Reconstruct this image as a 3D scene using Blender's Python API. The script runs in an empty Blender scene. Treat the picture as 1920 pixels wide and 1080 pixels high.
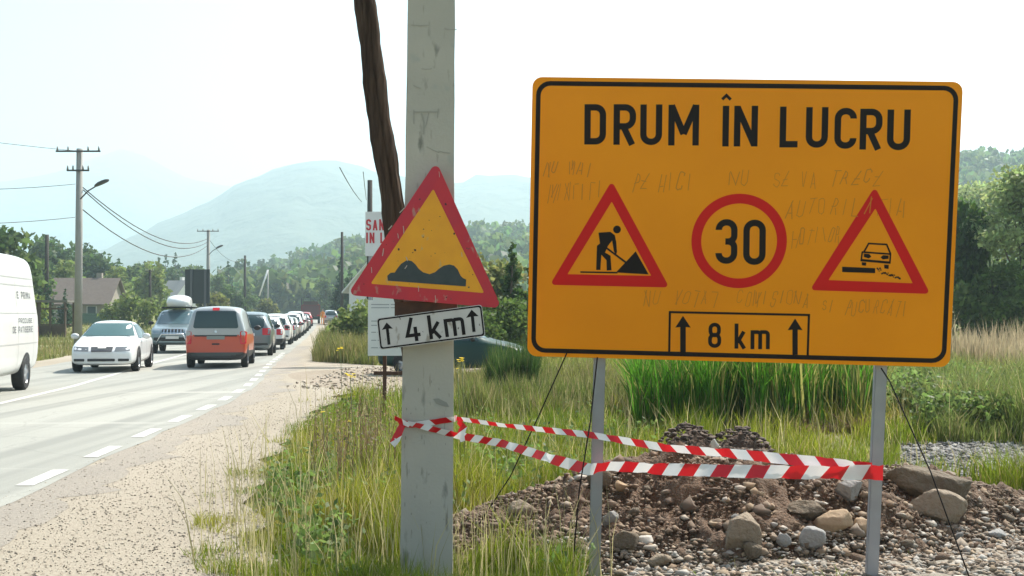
import bpy, bmesh, math, random
import numpy as np
from mathutils import Vector, Matrix
from mathutils.bvhtree import BVHTree
import mathutils.noise as mnoise

random.seed(7)
RS = np.random.RandomState(11)
S = bpy.context.scene
COL = S.collection

# ------------------------------------------------------------------ camera
CAM_H, FPX = 1.6, 2200.0
PITCH = math.atan(50 / FPX)
cam_d = bpy.data.cameras.new('camera'); cam = bpy.data.objects.new('camera', cam_d); COL.objects.link(cam)
cam.location = (0, 0, CAM_H); cam.rotation_euler = (math.pi / 2 + PITCH, 0, 0)
cam_d.sensor_width = 36; cam_d.lens = FPX / 1920 * 36; cam_d.clip_start = .05; cam_d.clip_end = 30000
S.camera = cam

# ------------------------------------------------------------------ sky, sun, exposure
SUN_AZ, SUN_EL = math.radians(38), math.radians(50)     # azimuth from +Y (view direction) towards +X
w = bpy.data.worlds.new('World'); S.world = w; w.use_nodes = True
wn = w.node_tree; bg = wn.nodes['Background']
sky = wn.nodes.new('ShaderNodeTexSky'); sky.sky_type = 'NISHITA'; sky.sun_disc = False
sky.sun_elevation = SUN_EL; sky.sun_rotation = SUN_AZ
sky.air_density = 1.0; sky.dust_density = 3.0; sky.ozone_density = 1.0
wn.links.new(sky.outputs[0], bg.inputs[0]); bg.inputs[1].default_value = .085
sd = bpy.data.lights.new('sun', 'SUN'); sd.energy = 5.0; sd.angle = math.radians(.53); sd.color = (1, .95, .86)
sun = bpy.data.objects.new('sun', sd); COL.objects.link(sun)
sv = Vector((math.sin(SUN_AZ) * math.cos(SUN_EL), math.cos(SUN_AZ) * math.cos(SUN_EL), math.sin(SUN_EL)))
sun.rotation_euler = sv.to_track_quat('Z', 'Y').to_euler()
S.view_settings.view_transform = 'Standard'; S.view_settings.look = 'None'
S.view_settings.exposure = 1.1; S.view_settings.gamma = 1
S.cycles.max_bounces = 8; S.cycles.transparent_max_bounces = 12; S.cycles.volume_bounces = 1
S.cycles.sample_clamp_indirect = 6
HAZE_DENSITY, HAZE_COLOR = .00048, (.69, .90, 1.0, 1)

# ------------------------------------------------------------------ helpers
def P(px, py, Y):
    """point at forward distance Y seen at a pixel of the 1920x1080 survey photograph"""
    up = 540 - py
    yw = FPX * math.cos(PITCH) - up * math.sin(PITCH); zw = FPX * math.sin(PITCH) + up * math.cos(PITCH)
    s = Y / yw
    return Vector(((px - 960) * s, Y, CAM_H + zw * s))

def PX(px, Y): return (px - 960) / FPX * Y

def tag(o, label=None, cat=None, group=None, kind=None):
    if label: o['label'] = label
    if cat: o['category'] = cat
    if group: o['group'] = group
    if kind: o['kind'] = kind
    return o

def link(name, me, mat=None, parent=None, loc=None):
    o = bpy.data.objects.new(name, me); COL.objects.link(o)
    if mat is not None and me is not None:
        for m in (mat if isinstance(mat, (list, tuple)) else [mat]): me.materials.append(m)
    if parent: o.parent = parent
    if loc: o.location = loc
    return o

def empty(name, loc=(0, 0, 0), rz=0):
    o = bpy.data.objects.new(name, None); COL.objects.link(o); o.location = loc; o.rotation_euler = (0, 0, rz)
    o.empty_display_size = .2
    return o

def bm_obj(name, bm, mat, parent=None, smooth=False, loc=None):
    me = bpy.data.meshes.new(name); bm.normal_update(); bm.to_mesh(me); bm.free()
    if smooth:
        for p in me.polygons: p.use_smooth = True
    return link(name, me, mat, parent, loc)

def copy_tree(o, parent=None):
    c = o.copy(); COL.objects.link(c)
    if parent: c.parent = parent
    for ch in list(o.children): copy_tree(ch, c)
    return c

def fast_mesh(name, verts, faces, col=None, uv=None, smooth=False, fmat=None):
    """verts (n,3), faces (m,k) numpy; k = 3 or 4"""
    me = bpy.data.meshes.new(name)
    n, (m, k) = len(verts), faces.shape
    me.vertices.add(n); me.vertices.foreach_set('co', np.ascontiguousarray(verts, np.float32).ravel())
    me.loops.add(m * k); me.loops.foreach_set('vertex_index', np.ascontiguousarray(faces, np.int32).ravel())
    me.polygons.add(m); me.polygons.foreach_set('loop_start', np.arange(0, m * k, k, dtype=np.int32))
    try: me.polygons.foreach_set('loop_total', np.full(m, k, np.int32))
    except Exception: pass
    if fmat is not None: me.polygons.foreach_set('material_index', np.asarray(fmat, np.int32))
    if smooth: me.polygons.foreach_set('use_smooth', np.ones(m, bool))
    me.update(calc_edges=True)
    if col is not None:
        a = me.color_attributes.new('Col', 'FLOAT_COLOR', 'POINT')
        c4 = np.ones((n, 4), np.float32); c4[:, :3] = col; a.data.foreach_set('color', c4.ravel())
    return me

def vnoise(x, y, seed=0):
    x = np.asarray(x, float); y = np.asarray(y, float)
    xi, yi = np.floor(x), np.floor(y); fx, fy = x - xi, y - yi
    fx = fx * fx * (3 - 2 * fx); fy = fy * fy * (3 - 2 * fy)
    def h(a, b):
        v = np.sin(a * 127.1 + b * 311.7 + seed * 74.7) * 43758.5453
        return v - np.floor(v)
    return (h(xi, yi) * (1 - fx) + h(xi + 1, yi) * fx) * (1 - fy) + (h(xi, yi + 1) * (1 - fx) + h(xi + 1, yi + 1) * fx) * fy

def fbm(x, y, o=4, seed=0):
    s, a, t = 0, 1, 0
    for i in range(o):
        s = s + a * vnoise(x * 2 ** i, y * 2 ** i, seed + i); t += a; a *= .5
    return s / t

def sstep(a, b, x):
    t = np.clip((np.asarray(x, float) - a) / (b - a), 0, 1); return t * t * (3 - 2 * t)

def box_bm(bm, x0, x1, y0, y1, z0, z1):
    vs = [bm.verts.new(p) for p in ((x0, y0, z0), (x1, y0, z0), (x1, y1, z0), (x0, y1, z0), (x0, y0, z1), (x1, y0, z1), (x1, y1, z1), (x0, y1, z1))]
    for f in ((0, 3, 2, 1), (4, 5, 6, 7), (0, 1, 5, 4), (1, 2, 6, 5), (2, 3, 7, 6), (3, 0, 4, 7)): bm.faces.new([vs[i] for i in f])
    return vs

def tube_bm(bm, pts, rad, n=8, cap=True):
    pts = [Vector(p) for p in pts]
    if not isinstance(rad, (list, tuple)): rad = [rad] * len(pts)
    rings = []
    for i, p in enumerate(pts):
        d = (pts[min(i + 1, len(pts) - 1)] - pts[max(i - 1, 0)]).normalized()
        a = d.cross(Vector((0, 0, 1)) if abs(d.z) < .9 else Vector((1, 0, 0))).normalized(); b = d.cross(a)
        rings.append([bm.verts.new(p + (a * math.cos(t) + b * math.sin(t)) * rad[i]) for t in [2 * math.pi * k / n for k in range(n)]])
    for r0, r1 in zip(rings, rings[1:]):
        for k in range(n): bm.faces.new((r0[k], r0[(k + 1) % n], r1[(k + 1) % n], r1[k]))
    if cap: bm.faces.new(rings[0][::-1]); bm.faces.new(rings[-1])
    return rings

def tube(name, pts, rad, mat, parent=None, n=8, smooth=True):
    bm = bmesh.new(); tube_bm(bm, pts, rad, n); return bm_obj(name, bm, mat, parent, smooth)

def box(name, x0, x1, y0, y1, z0, z1, mat, parent=None, bev=0):
    bm = bmesh.new(); box_bm(bm, x0, x1, y0, y1, z0, z1)
    if bev: bmesh.ops.bevel(bm, geom=bm.edges[:], offset=bev, segments=2, affect='EDGES')
    return bm_obj(name, bm, mat, parent)

# ------------------------------------------------------------------ materials
MATS = {}
def mat(name, color, rough=.7, metal=0, noise=None, bump=None, spec=.5, coat=0, attr=False, transl=0, coords='Object'):
    """noise = (scale, colour2, contrast) ; bump = (scale, strength, distance)"""
    if name in MATS: return MATS[name]
    m = bpy.data.materials.new(name); m.use_nodes = True; nt = m.node_tree; N, L = nt.nodes, nt.links
    b = N['Principled BSDF']; b.inputs['Roughness'].default_value = rough; b.inputs['Metallic'].default_value = metal
    b.inputs['Specular IOR Level'].default_value = spec; b.inputs['Coat Weight'].default_value = coat
    b.inputs['Base Color'].default_value = (*color, 1)
    tc = N.new('ShaderNodeTexCoord'); src = None
    if attr:
        at = N.new('ShaderNodeAttribute'); at.attribute_name = 'Col'; src = at.outputs['Color']
    if noise:
        nz = N.new('ShaderNodeTexNoise'); nz.inputs['Scale'].default_value = noise[0]; nz.inputs['Detail'].default_value = 6
        L.new(tc.outputs[coords], nz.inputs['Vector'])
        cr = N.new('ShaderNodeValToRGB'); c = noise[2]
        cr.color_ramp.elements[0].position = .5 - .5 * (1 - c); cr.color_ramp.elements[1].position = .5 + .5 * (1 - c)
        L.new(nz.outputs['Fac'], cr.inputs[0])
        mx = N.new('ShaderNodeMixRGB'); L.new(cr.outputs[0], mx.inputs[0])
        if src: 
            L.new(src, mx.inputs[1]); mm = N.new('ShaderNodeMixRGB'); mm.blend_type = 'MULTIPLY'; mm.inputs[0].default_value = 1
            L.new(src, mm.inputs[1]); mm.inputs[2].default_value = (*noise[1], 1); L.new(mm.outputs[0], mx.inputs[2])
        else: mx.inputs[1].default_value = (*color, 1); mx.inputs[2].default_value = (*noise[1], 1)
        src = mx.outputs[0]
    if src: L.new(src, b.inputs['Base Color'])
    if bump:
        nb = N.new('ShaderNodeTexNoise'); nb.inputs['Scale'].default_value = bump[0]; nb.inputs['Detail'].default_value = 8
        L.new(tc.outputs[coords], nb.inputs['Vector'])
        bp = N.new('ShaderNodeBump'); bp.inputs['Strength'].default_value = bump[1]; bp.inputs['Distance'].default_value = bump[2]
        L.new(nb.outputs['Fac'], bp.inputs['Height']); L.new(bp.outputs[0], b.inputs['Normal'])
    if transl:
        t = N.new('ShaderNodeBsdfTranslucent'); ms = N.new('ShaderNodeMixShader'); ms.inputs[0].default_value = transl
        if src: L.new(src, t.inputs[0])
        else: t.inputs[0].default_value = (*color, 1)
        out = N['Material Output']; L.new(b.outputs[0], ms.inputs[1]); L.new(t.outputs[0], ms.inputs[2]); L.new(ms.outputs[0], out.inputs[0])
    MATS[name] = m
    return m

M_leaf = mat('leaf', (.06, .1, .03), .55, attr=True, transl=.55, spec=.3)
M_grass = mat('grass_blade', (.1, .15, .03), .5, attr=True, transl=.5, spec=.25)
M_bark = mat('bark', (.12, .09, .06), .9, noise=(6, (.05, .04, .03), .3), bump=(20, .6, .03))
M_galv = mat('galvanised_steel', (.36, .37, .40), .5, .35, noise=(9, (.28, .29, .32), .3))
M_black = mat('black_print', (.012, .008, .009), .6, spec=.2)
M_red = mat('red_sheeting', (.66, .006, .007), .45, spec=.25, noise=(4, (.56, .006, .010), .2))
M_orange = mat('orange_sheeting', (.95, .325, .001), .40, noise=(1.1, (.78, .24, .001), .3), spec=.25)
M_scribble = mat('pencil_scribble', (.56, .18, .004), .6)
M_conc = mat('concrete', (.46, .44, .40), .9, noise=(3.5, (.36, .345, .31), .25), bump=(40, .35, .01))
M_wood = mat('weathered_wood', (.085, .05, .034), .85, bump=(30, .5, .01))
M_rust = mat('rust', (.11, .045, .022), .85, noise=(25, (.05, .025, .018), .3), bump=(60, .5, .004))
M_tyre = mat('tyre_rubber', (.012, .012, .013), .8)
M_rim = mat('wheel_rim', (.42, .43, .45), .35, .7)
M_glass = mat('car_glass', (.012, .035, .035), .06, spec=.8)
M_tail = mat('tail_lamp', (.55, .01, .02), .15)
M_head = mat('head_lamp', (.45, .48, .5), .1, .3)
M_plast = mat('black_plastic', (.02, .02, .022), .6)
M_plate = mat('number_plate', (.7, .7, .68), .5)
M_white = mat('white_paint', (.78, .78, .77), .3, coat=.4, noise=(1.5, (.70, .69, .66), .3))
M_chrome = mat('chrome', (.7, .71, .73), .15, 1)

# stretch wood grain along the pole
def stretch(m, s):
    nt = m.node_tree
    tc = [n for n in nt.nodes if n.type == 'TEX_COORD'][0]
    for l in list(nt.links):
        if l.from_node == tc and l.to_node.type == 'TEX_NOISE':
            mp = nt.nodes.new('ShaderNodeMapping'); mp.inputs['Scale'].default_value = s
            so, to = l.from_socket, l.to_socket; nt.links.remove(l); nt.links.new(so, mp.inputs[0]); nt.links.new(mp.outputs[0], to)
M_wood = mat('wood_grain', (.10, .068, .05), 1, spec=.1, noise=(30, (.028, .019, .015), .6), bump=(40, 1, .04)); stretch(M_wood, (1, 1, .07))

# ------------------------------------------------------------------ terrain functions
RE = np.array([(-40, -.4), (0, -3.75), (11.5, -4.5), (16, -4.85), (21.3, -5.25), (26, -5.8), (31, -6.6), (37, -7.6), (47, -9.15), (54, -10.2), (70, -12.6), (100, -17.2),
               (141, -23.5), (170, -27.8), (235, -37.5), (400, -64), (900, -150)])
def redge(Y): return np.interp(Y, RE[:, 0], RE[:, 1])
def rslope(Y): return (redge(Y + 1.5) - redge(Y - 1.5)) / 3
ROADW = 7.0
def rise(Y):
    Y = np.asarray(Y, float); return .55 * sstep(85, 170, Y) + .9 * sstep(170, 420, Y)
def vline(Y): return np.interp(Y, [5, 7.5, 8.6, 9.5, 13, 17.6, 24, 27, 33, 40, 60, 100, 200, 400], [-1.15, -1.72, -2.05, -2.38, -2.95, -3.3, -3.7, -1.5, -1.0, -6.9, -9.9, -15.9, -31, -62])
def G(X, Y):
    X = np.asarray(X, float); Y = np.asarray(Y, float)
    e = redge(Y)
    off = np.maximum(sstep(.2, 3, X - (vline(Y) - .3)), sstep(.5, 8, (e - ROADW - 1.0) - X))
    n = (fbm(X * .12, Y * .12, 3, 3) - .5) * .5 + (fbm(X * .8, Y * .8, 3, 5) - .5) * .12
    far = sstep(40, 300, Y)
    left = sstep(0, 30, (e - ROADW - 2) - X) * 1.0 * sstep(50, 110, Y)
    right = sstep(10, 160, X - e) * 3.5 * sstep(60, 250, Y)
    return rise(Y) - .05 + off * (n * (1 + far * 1.5) + .05) + left + right

# ground sheet
ys = np.concatenate([-1400 * (np.linspace(1, 0, 14)[:-1] ** 2) - 12, np.arange(-10, 45, .45), 45 + np.cumsum(np.geomspace(.5, 260, 90))])
ys = ys[ys < 5400]
t = np.linspace(-1, 1, 221); xs = np.sinh(t * 7.2) / math.sinh(7.2) * 4800
XX, YY = np.meshgrid(xs, ys)
ZZ = G(XX, YY)
def grid_faces(r, c):
    i = np.arange(r * c).reshape(r, c); return np.stack([i[:-1, :-1], i[:-1, 1:], i[1:, 1:], i[1:, :-1]], -1).reshape(-1, 4)
M_ground = mat('meadow_ground', (.13, .145, .035), .95, noise=(.06, (.19, .175, .06), .35), bump=(5, .5, .05))
me = fast_mesh('ground', np.stack([XX, YY, ZZ], -1).reshape(-1, 3), grid_faces(*XX.shape), smooth=True)
tag(link('ground', me, M_ground), 'grassy valley floor on both sides of the road', kind='structure')

# dusty gravel corridor (under the road and on both shoulders) --------------------------------
def strip(name, Ys, f0, f1, zoff, material, nx=6, wob=0, seed=0):
    Ys = np.asarray(Ys, float); a, b = f0(Ys), f1(Ys)
    if wob: b = b + (vnoise(Ys * 1.3, Ys * 0, seed) - .5) * wob; a = a + (vnoise(Ys * 1.1, Ys * 0 + 9, seed) - .5) * wob
    u = np.linspace(0, 1, nx)
    X = a[:, None] + (b - a)[:, None] * u; Y = np.repeat(Ys[:, None], nx, 1); Z = rise(Y) + zoff
    return fast_mesh(name, np.stack([X, Y, Z], -1).reshape(-1, 3), grid_faces(*X.shape), smooth=True)
def road_mat(name, c1, c2, c3, scale_big, scale_fine, fine, bump):
    m = bpy.data.materials.new(name); m.use_nodes = True; nt = m.node_tree; N, L = nt.nodes, nt.links
    b = N['Principled BSDF']; b.inputs['Roughness'].default_value = .85; b.inputs['Specular IOR Level'].default_value = .3
    tc = N.new('ShaderNodeTexCoord'); 
    mp = N.new('ShaderNodeMapping'); mp.inputs['Scale'].default_value = (1, .25, 1); L.new(tc.outputs['Object'], mp.inputs[0])
    n1 = N.new('ShaderNodeTexNoise'); n1.inputs['Scale'].default_value = scale_big; n1.inputs['Detail'].default_value = 5; L.new(mp.outputs[0], n1.inputs[0])
    n2 = N.new('ShaderNodeTexNoise'); n2.inputs['Scale'].default_value = scale_fine; n2.inputs['Detail'].default_value = 6; n2.inputs['Roughness'].default_value = .75; L.new(tc.outputs['Object'], n2.inputs[0])
    m1 = N.new('ShaderNodeMixRGB'); m1.inputs[1].default_value = (*c1, 1); m1.inputs[2].default_value = (*c2, 1)
    r1 = N.new('ShaderNodeValToRGB'); r1.color_ramp.elements[0].position = .38; r1.color_ramp.elements[1].position = .62
    L.new(n1.outputs['Fac'], r1.inputs[0]); L.new(r1.outputs[0], m1.inputs[0])
    r2 = N.new('ShaderNodeValToRGB'); r2.color_ramp.elements[0].position = .35; r2.color_ramp.elements[1].position = .55
    r2.color_ramp.elements[0].color = (fine, fine, fine, 1); r2.color_ramp.elements[1].color = (0, 0, 0, 1)
    L.new(n2.outputs['Fac'], r2.inputs[0])
    m2 = N.new('ShaderNodeMixRGB'); L.new(r2.outputs[0], m2.inputs[0]); L.new(m1.outputs[0], m2.inputs[1]); m2.inputs[2].default_value = (*c3, 1)
    L.new(m2.outputs[0], b.inputs['Base Color'])
    bp = N.new('ShaderNodeBump'); bp.inputs['Strength'].default_value = bump; bp.inputs['Distance'].default_value = .02
    L.new(n2.outputs['Fac'], bp.inputs['Height']); L.new(bp.outputs[0], b.inputs['Normal'])
    return m
M_asphalt = road_mat('dusty_asphalt', (.28, .28, .25), (.355, .35, .31), (.21, .205, .18), .35, 60, .5, .3)
def wear(m):
    nt = m.node_tree; b = nt.nodes['Principled BSDF']; cur = b.inputs['Base Color'].links[0].from_socket
    cur = addmask(nt, cur, (1.6, .035, 1), 1.0, .47, .62, (.235, .235, .21), 3)
    cur = addmask(nt, cur, (.12, 1.3, 1), 1.0, .60, .74, (.38, .372, .33), 4)
    tc = nt.nodes.new('ShaderNodeTexCoord'); vo = nt.nodes.new('ShaderNodeTexVoronoi'); vo.feature = 'DISTANCE_TO_EDGE'; vo.inputs['Scale'].default_value = .55
    nz = nt.nodes.new('ShaderNodeTexNoise'); nz.inputs['Scale'].default_value = 1.3; nz.inputs['Detail'].default_value = 6
    mv = nt.nodes.new('ShaderNodeMixRGB'); mv.inputs[0].default_value = .35; nt.links.new(tc.outputs['Object'], nz.inputs[0]); nt.links.new(tc.outputs['Object'], mv.inputs[1]); nt.links.new(nz.outputs['Color'], mv.inputs[2]); nt.links.new(mv.outputs[0], vo.inputs['Vector'])
    cr = nt.nodes.new('ShaderNodeValToRGB'); cr.color_ramp.elements[0].position = .003; cr.color_ramp.elements[1].position = .010; cr.color_ramp.elements[0].color = (.16, .16, .16, 1); cr.color_ramp.elements[1].color = (0, 0, 0, 1)
    nt.links.new(vo.outputs['Distance'], cr.inputs[0]); mx = nt.nodes.new('ShaderNodeMixRGB'); nt.links.new(cr.outputs[0], mx.inputs[0]); nt.links.new(cur, mx.inputs[1]); mx.inputs[2].default_value = (.11, .11, .10, 1); nt.links.new(mx.outputs[0], b.inputs['Base Color'])
def addmask(nt, cur, vec_scale, scale, lo, hi, colr, det=8):
    N, L = nt.nodes, nt.links; tc = N.new('ShaderNodeTexCoord'); mp = N.new('ShaderNodeMapping'); mp.inputs['Scale'].default_value = vec_scale; nz = N.new('ShaderNodeTexNoise')
    nz.inputs['Scale'].default_value = scale; nz.inputs['Detail'].default_value = det; L.new(tc.outputs['Object'], mp.inputs[0]); L.new(mp.outputs[0], nz.inputs[0])
    cr = N.new('ShaderNodeValToRGB'); cr.color_ramp.elements[0].position = lo; cr.color_ramp.elements[1].position = hi; L.new(nz.outputs['Fac'], cr.inputs[0])
    mx = N.new('ShaderNodeMixRGB'); L.new(cr.outputs[0], mx.inputs[0]); L.new(cur, mx.inputs[1]); mx.inputs[2].default_value = (*colr, 1); return mx.outputs[0]
wear(M_asphalt)
M_shoulder = road_mat('dusty_gravel', (.315, .27, .205), (.37, .32, .25), (.20, .165, .125), .5, 26, .6, .7)
M_drive = road_mat('bare_soil', (.33, .27, .205), (.27, .22, .16), (.15, .12, .09), .8, 12, .7, .9)
M_paint = mat('road_paint', (.62, .61, .57), .7, noise=(9, (.36, .35, .31), .5))
YR = np.concatenate([np.arange(-35, 60, 1.0), np.arange(60, 420, 5.0), np.arange(420, 900, 30.0)])
sh = link('road_shoulder', strip('road_shoulder', np.concatenate([np.arange(-35, 60, .5), np.arange(60, 500, 5.0)]), lambda Y: redge(Y) - ROADW - 1.3, lambda Y: vline(Y) + .25, .0, M_shoulder, 16, .5, 4), M_shoulder)
tag(sh, 'pale dusty gravel shoulder between the road and the grass verge', kind='structure')
tag(link('road', strip('road', YR, lambda Y: redge(Y) - ROADW, lambda Y: redge(Y) + .12, .006, M_asphalt, 8, .12, 8), M_asphalt), 'sun-bleached two-lane asphalt road', kind='structure')
M_edge = road_mat('crumbled_asphalt', (.28, .25, .21), (.33, .29, .235), (.18, .15, .125), .9, 30, .7, .7)
tag(link('road_edge', strip('road_edge', np.arange(-20, 60, .25), lambda Y: redge(Y), lambda Y: redge(Y) + .7 + .5 * (vnoise(Y * 3.1, Y * 0, 5) - .5), .003, M_edge, 6, .5, 14), M_edge), 'crumbled greyish brown edge of the asphalt outside the dashes', kind='structure')
# bare soil entrance beside the shoulder, where the green car is parked
th = np.linspace(0, 2 * math.pi, 48, endpoint=False)
cx, cy = -1.2, 30.5
vv = [(cx, cy, .05)]; 
bm = bmesh.new(); ring = []
for k in range(5):
    rr = (k + 1) / 5
    ring.append([bm.verts.new((cx + math.cos(a) * 5.6 * rr * (1 + .12 * math.sin(3 * a)), cy + math.sin(a) * 7.5 * rr * (1 + .1 * math.sin(2 * a + 1)), float(G(cx + math.cos(a) * 5 * rr, cy + math.sin(a) * 6.4 * rr)) + .06 if k < 4 else -.08)) for a in th])
bm.faces.new(ring[0])
for r0, r1 in zip(ring, ring[1:]):
    for k in range(48): bm.faces.new((r0[k], r1[k], r1[(k + 1) % 48], r0[(k + 1) % 48]))
tag(bm_obj('dirt_entrance', bm, M_drive, smooth=True), 'bare brown dirt patch joining the shoulder behind the grass verge', kind='structure')

# markings: each dash is a piece of the road
def mark(name, y0, y1, f, wd, z=.011):
    Ys = np.linspace(y0, y1, max(2, int((y1 - y0) / 1.0) + 1)); e = f(Ys)
    X = np.stack([e - wd / 2, e + wd / 2], 1); Y = np.repeat(Ys[:, None], 2, 1)
    return fast_mesh(name, np.stack([X, Y, rise(Y) + z], -1).reshape(-1, 3), grid_faces(*X.shape))
road = bpy.data.objects['road']
y = 4.45
while y < 50:
    o = link('edge_dash', mark('edge_dash', y, y + 1.12, lambda Y: redge(Y) - .08, .17), M_paint, road); y += 2.17
link('centre_line', mark('centre_line', 2, 120, lambda Y: redge(Y) - 3.95, .15), M_paint, road)

# ------------------------------------------------------------------ hills and mountains
def hill(name, sil, D0, D1, D2, mat_, label, tree=0, base=0, na=160, nd=40, rough=.06, seed=0):
    sil = np.array(sil, float); a = np.linspace((sil[0, 0] - 960) / FPX, (sil[-1, 0] - 960) / FPX, na)
    H = CAM_H + (590 - np.interp(a * FPX + 960, sil[:, 0], sil[:, 1])) / FPX * D1 - tree
    d = np.concatenate([np.linspace(D0, D1, nd), np.linspace(D1, D2, 8)[1:]])
    prof = np.where(d <= D1, sstep(D0, D1, d) ** .8, 1 - .9 * sstep(D1, D2, d))
    H = H + (fbm(a * 60 + seed, a * 0, 5, seed + 4) - .5) * H * .06
    A, D = np.meshgrid(a, d); pr = prof[:, None]
    n = (fbm(A * 30 + seed, D / (D1 - D0) * 6, 5, seed) - .5) * rough
    Z = base + (H - base)[None, :] * np.clip(pr + n * 4 * pr * (1 - pr) * 3, 0, 1.0)
    Z[0] = -.6; 
    me = fast_mesh(name, np.stack([A * D, D, Z], -1).reshape(-1, 3), grid_faces(*A.shape), smooth=True)
    tag(link(name, me, mat_), label, kind='structure')
    return A * D, D, Z
M_mtn = mat('mountain_forest', (.03, .045, .03), 1, noise=(.012, (.085, .10, .06), .45), bump=(.02, 1, 20))
M_hill = mat('hillside_meadow', (.24, .29, .09), 1, noise=(.011, (.12, .16, .05), .42))
hill('far_mountain', [(-900, 420), (-400, 350), (-100, 350), (60, 335), (180, 295), (230, 285), (280, 300), (340, 335), (430, 350), (520, 390), (700, 400), (1000, 380), (1500, 370), (2200, 360), (2900, 400)], 2900, 4300, 5000, M_mtn, 'palest mountain behind everything at the left', seed=2)
hill('mountain', [(-900, 560), (-200, 520), (200, 470), (300, 420), (380, 385), (440, 355), (500, 330), (545, 314), (600, 309), (650, 313), (700, 325), (760, 340), (853, 352), (871, 350), (895, 337), (960, 335), (1050, 345), (1300, 360), (1700, 330), (2200, 310), (2900, 360)], 1300, 2300, 2900, M_mtn, 'hazy blue mountain ridge above the valley', seed=5)
HX, HY, HZ = hill('hill', [(-900, 330), (-300, 440), (0, 478), (200, 520), (330, 545), (420, 520), (470, 490), (520, 474), (600, 452), (690, 430), (760, 424), (860, 418), (990, 410), (1150, 395), (1400, 350), (1700, 305), (1810, 292), (1920, 285), (2300, 240), (2900, 220)], 240, 620, 900, M_hill, 'wooded hillside with pale green fields behind the village', tree=14, seed=9, rough=.08)

# ------------------------------------------------------------------ foliage generators
def leaves(pts, size, col, colvar=.25, flat=0, elong=1.5):
    n = len(pts)
    d = RS.normal(size=(n, 3)); d[:, 2] *= (1 - flat); d /= np.linalg.norm(d, axis=1)[:, None]
    r = RS.normal(size=(n, 3)); b = np.cross(d, r); b /= np.linalg.norm(b, axis=1)[:, None]
    s = size * RS.uniform(.6, 1.4, (n, 1)) / 2
    V = np.stack([pts - d * s * elong, pts + b * s, pts + d * s * elong, pts - b * s], 1).reshape(-1, 3)
    F = np.arange(n * 4).reshape(n, 4)
    c = np.asarray(col) * (1 + RS.uniform(-colvar, colvar, (n, 1))) * (1 + RS.uniform(-.08, .08, (n, 3)))
    return V, F, np.repeat(c, 4, 0)

def crown_pts(lobes, n):
    vol = np.array([l[3] * l[4] * l[5] for l in lobes]) ** .75; k = RS.choice(len(lobes), n, p=vol / vol.sum())
    L = np.array(lobes)[k]; d = RS.normal(size=(n, 3)); d /= np.linalg.norm(d, axis=1)[:, None]
    r = RS.uniform(0, 1, (n, 1)) ** .42
    # clumping: push towards random twig directions
    return L[:, :3] + d * r * L[:, 3:6] * (1 + .25 * (vnoise(d[:, 0] * 3 + k * 5, d[:, 1] * 3 + d[:, 2] * 2, 3)[:, None] - .5))

def lobes_round(h, r, trunk, n=14, seed=0):
    rr = np.random.RandomState(seed); L = []
    for i in range(n):
        z = trunk + (h - trunk) * rr.uniform(.12, .9); t = (z - trunk) / (h - trunk)
        wd = r * (math.sin(math.pi * min(.95, max(.12, t * .85 + .12))) ** .6)
        a = rr.uniform(0, 6.28); q = rr.uniform(.2, .75) * wd; s = rr.uniform(.28, .5) * r
        L.append((q * math.cos(a), q * math.sin(a), z, s, s, s * rr.uniform(.6, .95)))
    L.append((0, 0, trunk + (h - trunk) * .55, r * .45, r * .45, (h - trunk) * .42))
    return L
def lobes_cone(h, r, trunk, n=16, seed=0):
    rr = np.random.RandomState(seed); L = []
    for i in range(n):
        t = i / (n - 1); z = trunk + (h - trunk) * t * .97; wd = r * (1 - t) + .08
        for k in range(2 if t < .6 else 1):
            a = rr.uniform(0, 6.28); L.append((wd * .35 * math.cos(a), wd * .35 * math.sin(a), z, wd * .7, wd * .7, (h - trunk) / n * .9))
    return L

def tree_meshes(h, r, trunk, kind, nl, ls, col, seed):
    lobes = (lobes_cone if kind == 'cone' else lobes_round)(h, r, trunk, seed=seed)
    V, F, C = leaves(crown_pts(lobes, nl), ls, col, .35)
    crown = fast_mesh('crown', V, F, C)
    bm = bmesh.new(); rr = random.Random(seed)
    tr = max(.06, h * .018)
    tube_bm(bm, [(0, 0, -.3), (rr.uniform(-.1, .1), rr.uniform(-.1, .1), h * .35), (rr.uniform(-.2, .2), rr.uniform(-.2, .2), h * .8)], [tr * 1.25, tr, tr * .25], 7)
    for i in range(7 if kind != 'cone' else 0):
        l = lobes[i]; z0 = trunk + (l[2] - trunk) * .3
        tube_bm(bm, [(0, 0, max(trunk * .8, z0 - .3)), (l[0] * .5, l[1] * .5, (z0 + l[2]) / 2), (l[0], l[1], l[2])], [tr * .5, tr * .3, tr * .1], 5)
    tm = bpy.data.meshes.new('trunk'); bm.to_mesh(tm); bm.free(); tm.materials.append(M_bark); crown.materials.append(M_leaf)
    return crown, tm

def plant_tree(name, meshes, x, y, label, cat='tree', group=None, s=1, rz=None, z=None):
    e = empty(name, (x, y, float(G(x, y)) if z is None else z), random.uniform(0, 6) if rz is None else rz)
    e.scale = (s, s, s * random.uniform(.92, 1.08)); tag(e, label, cat, group)
    link('trunk', meshes[1], None, e); link('crown', meshes[0], None, e)
    return e

GREEN_D = (.060, .105, .030); GREEN_M = (.11, .165, .05); GREEN_L = (.18, .23, .06); GREEN_Y = (.2, .21, .05); BLUEG = (.045, .09, .04)
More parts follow.
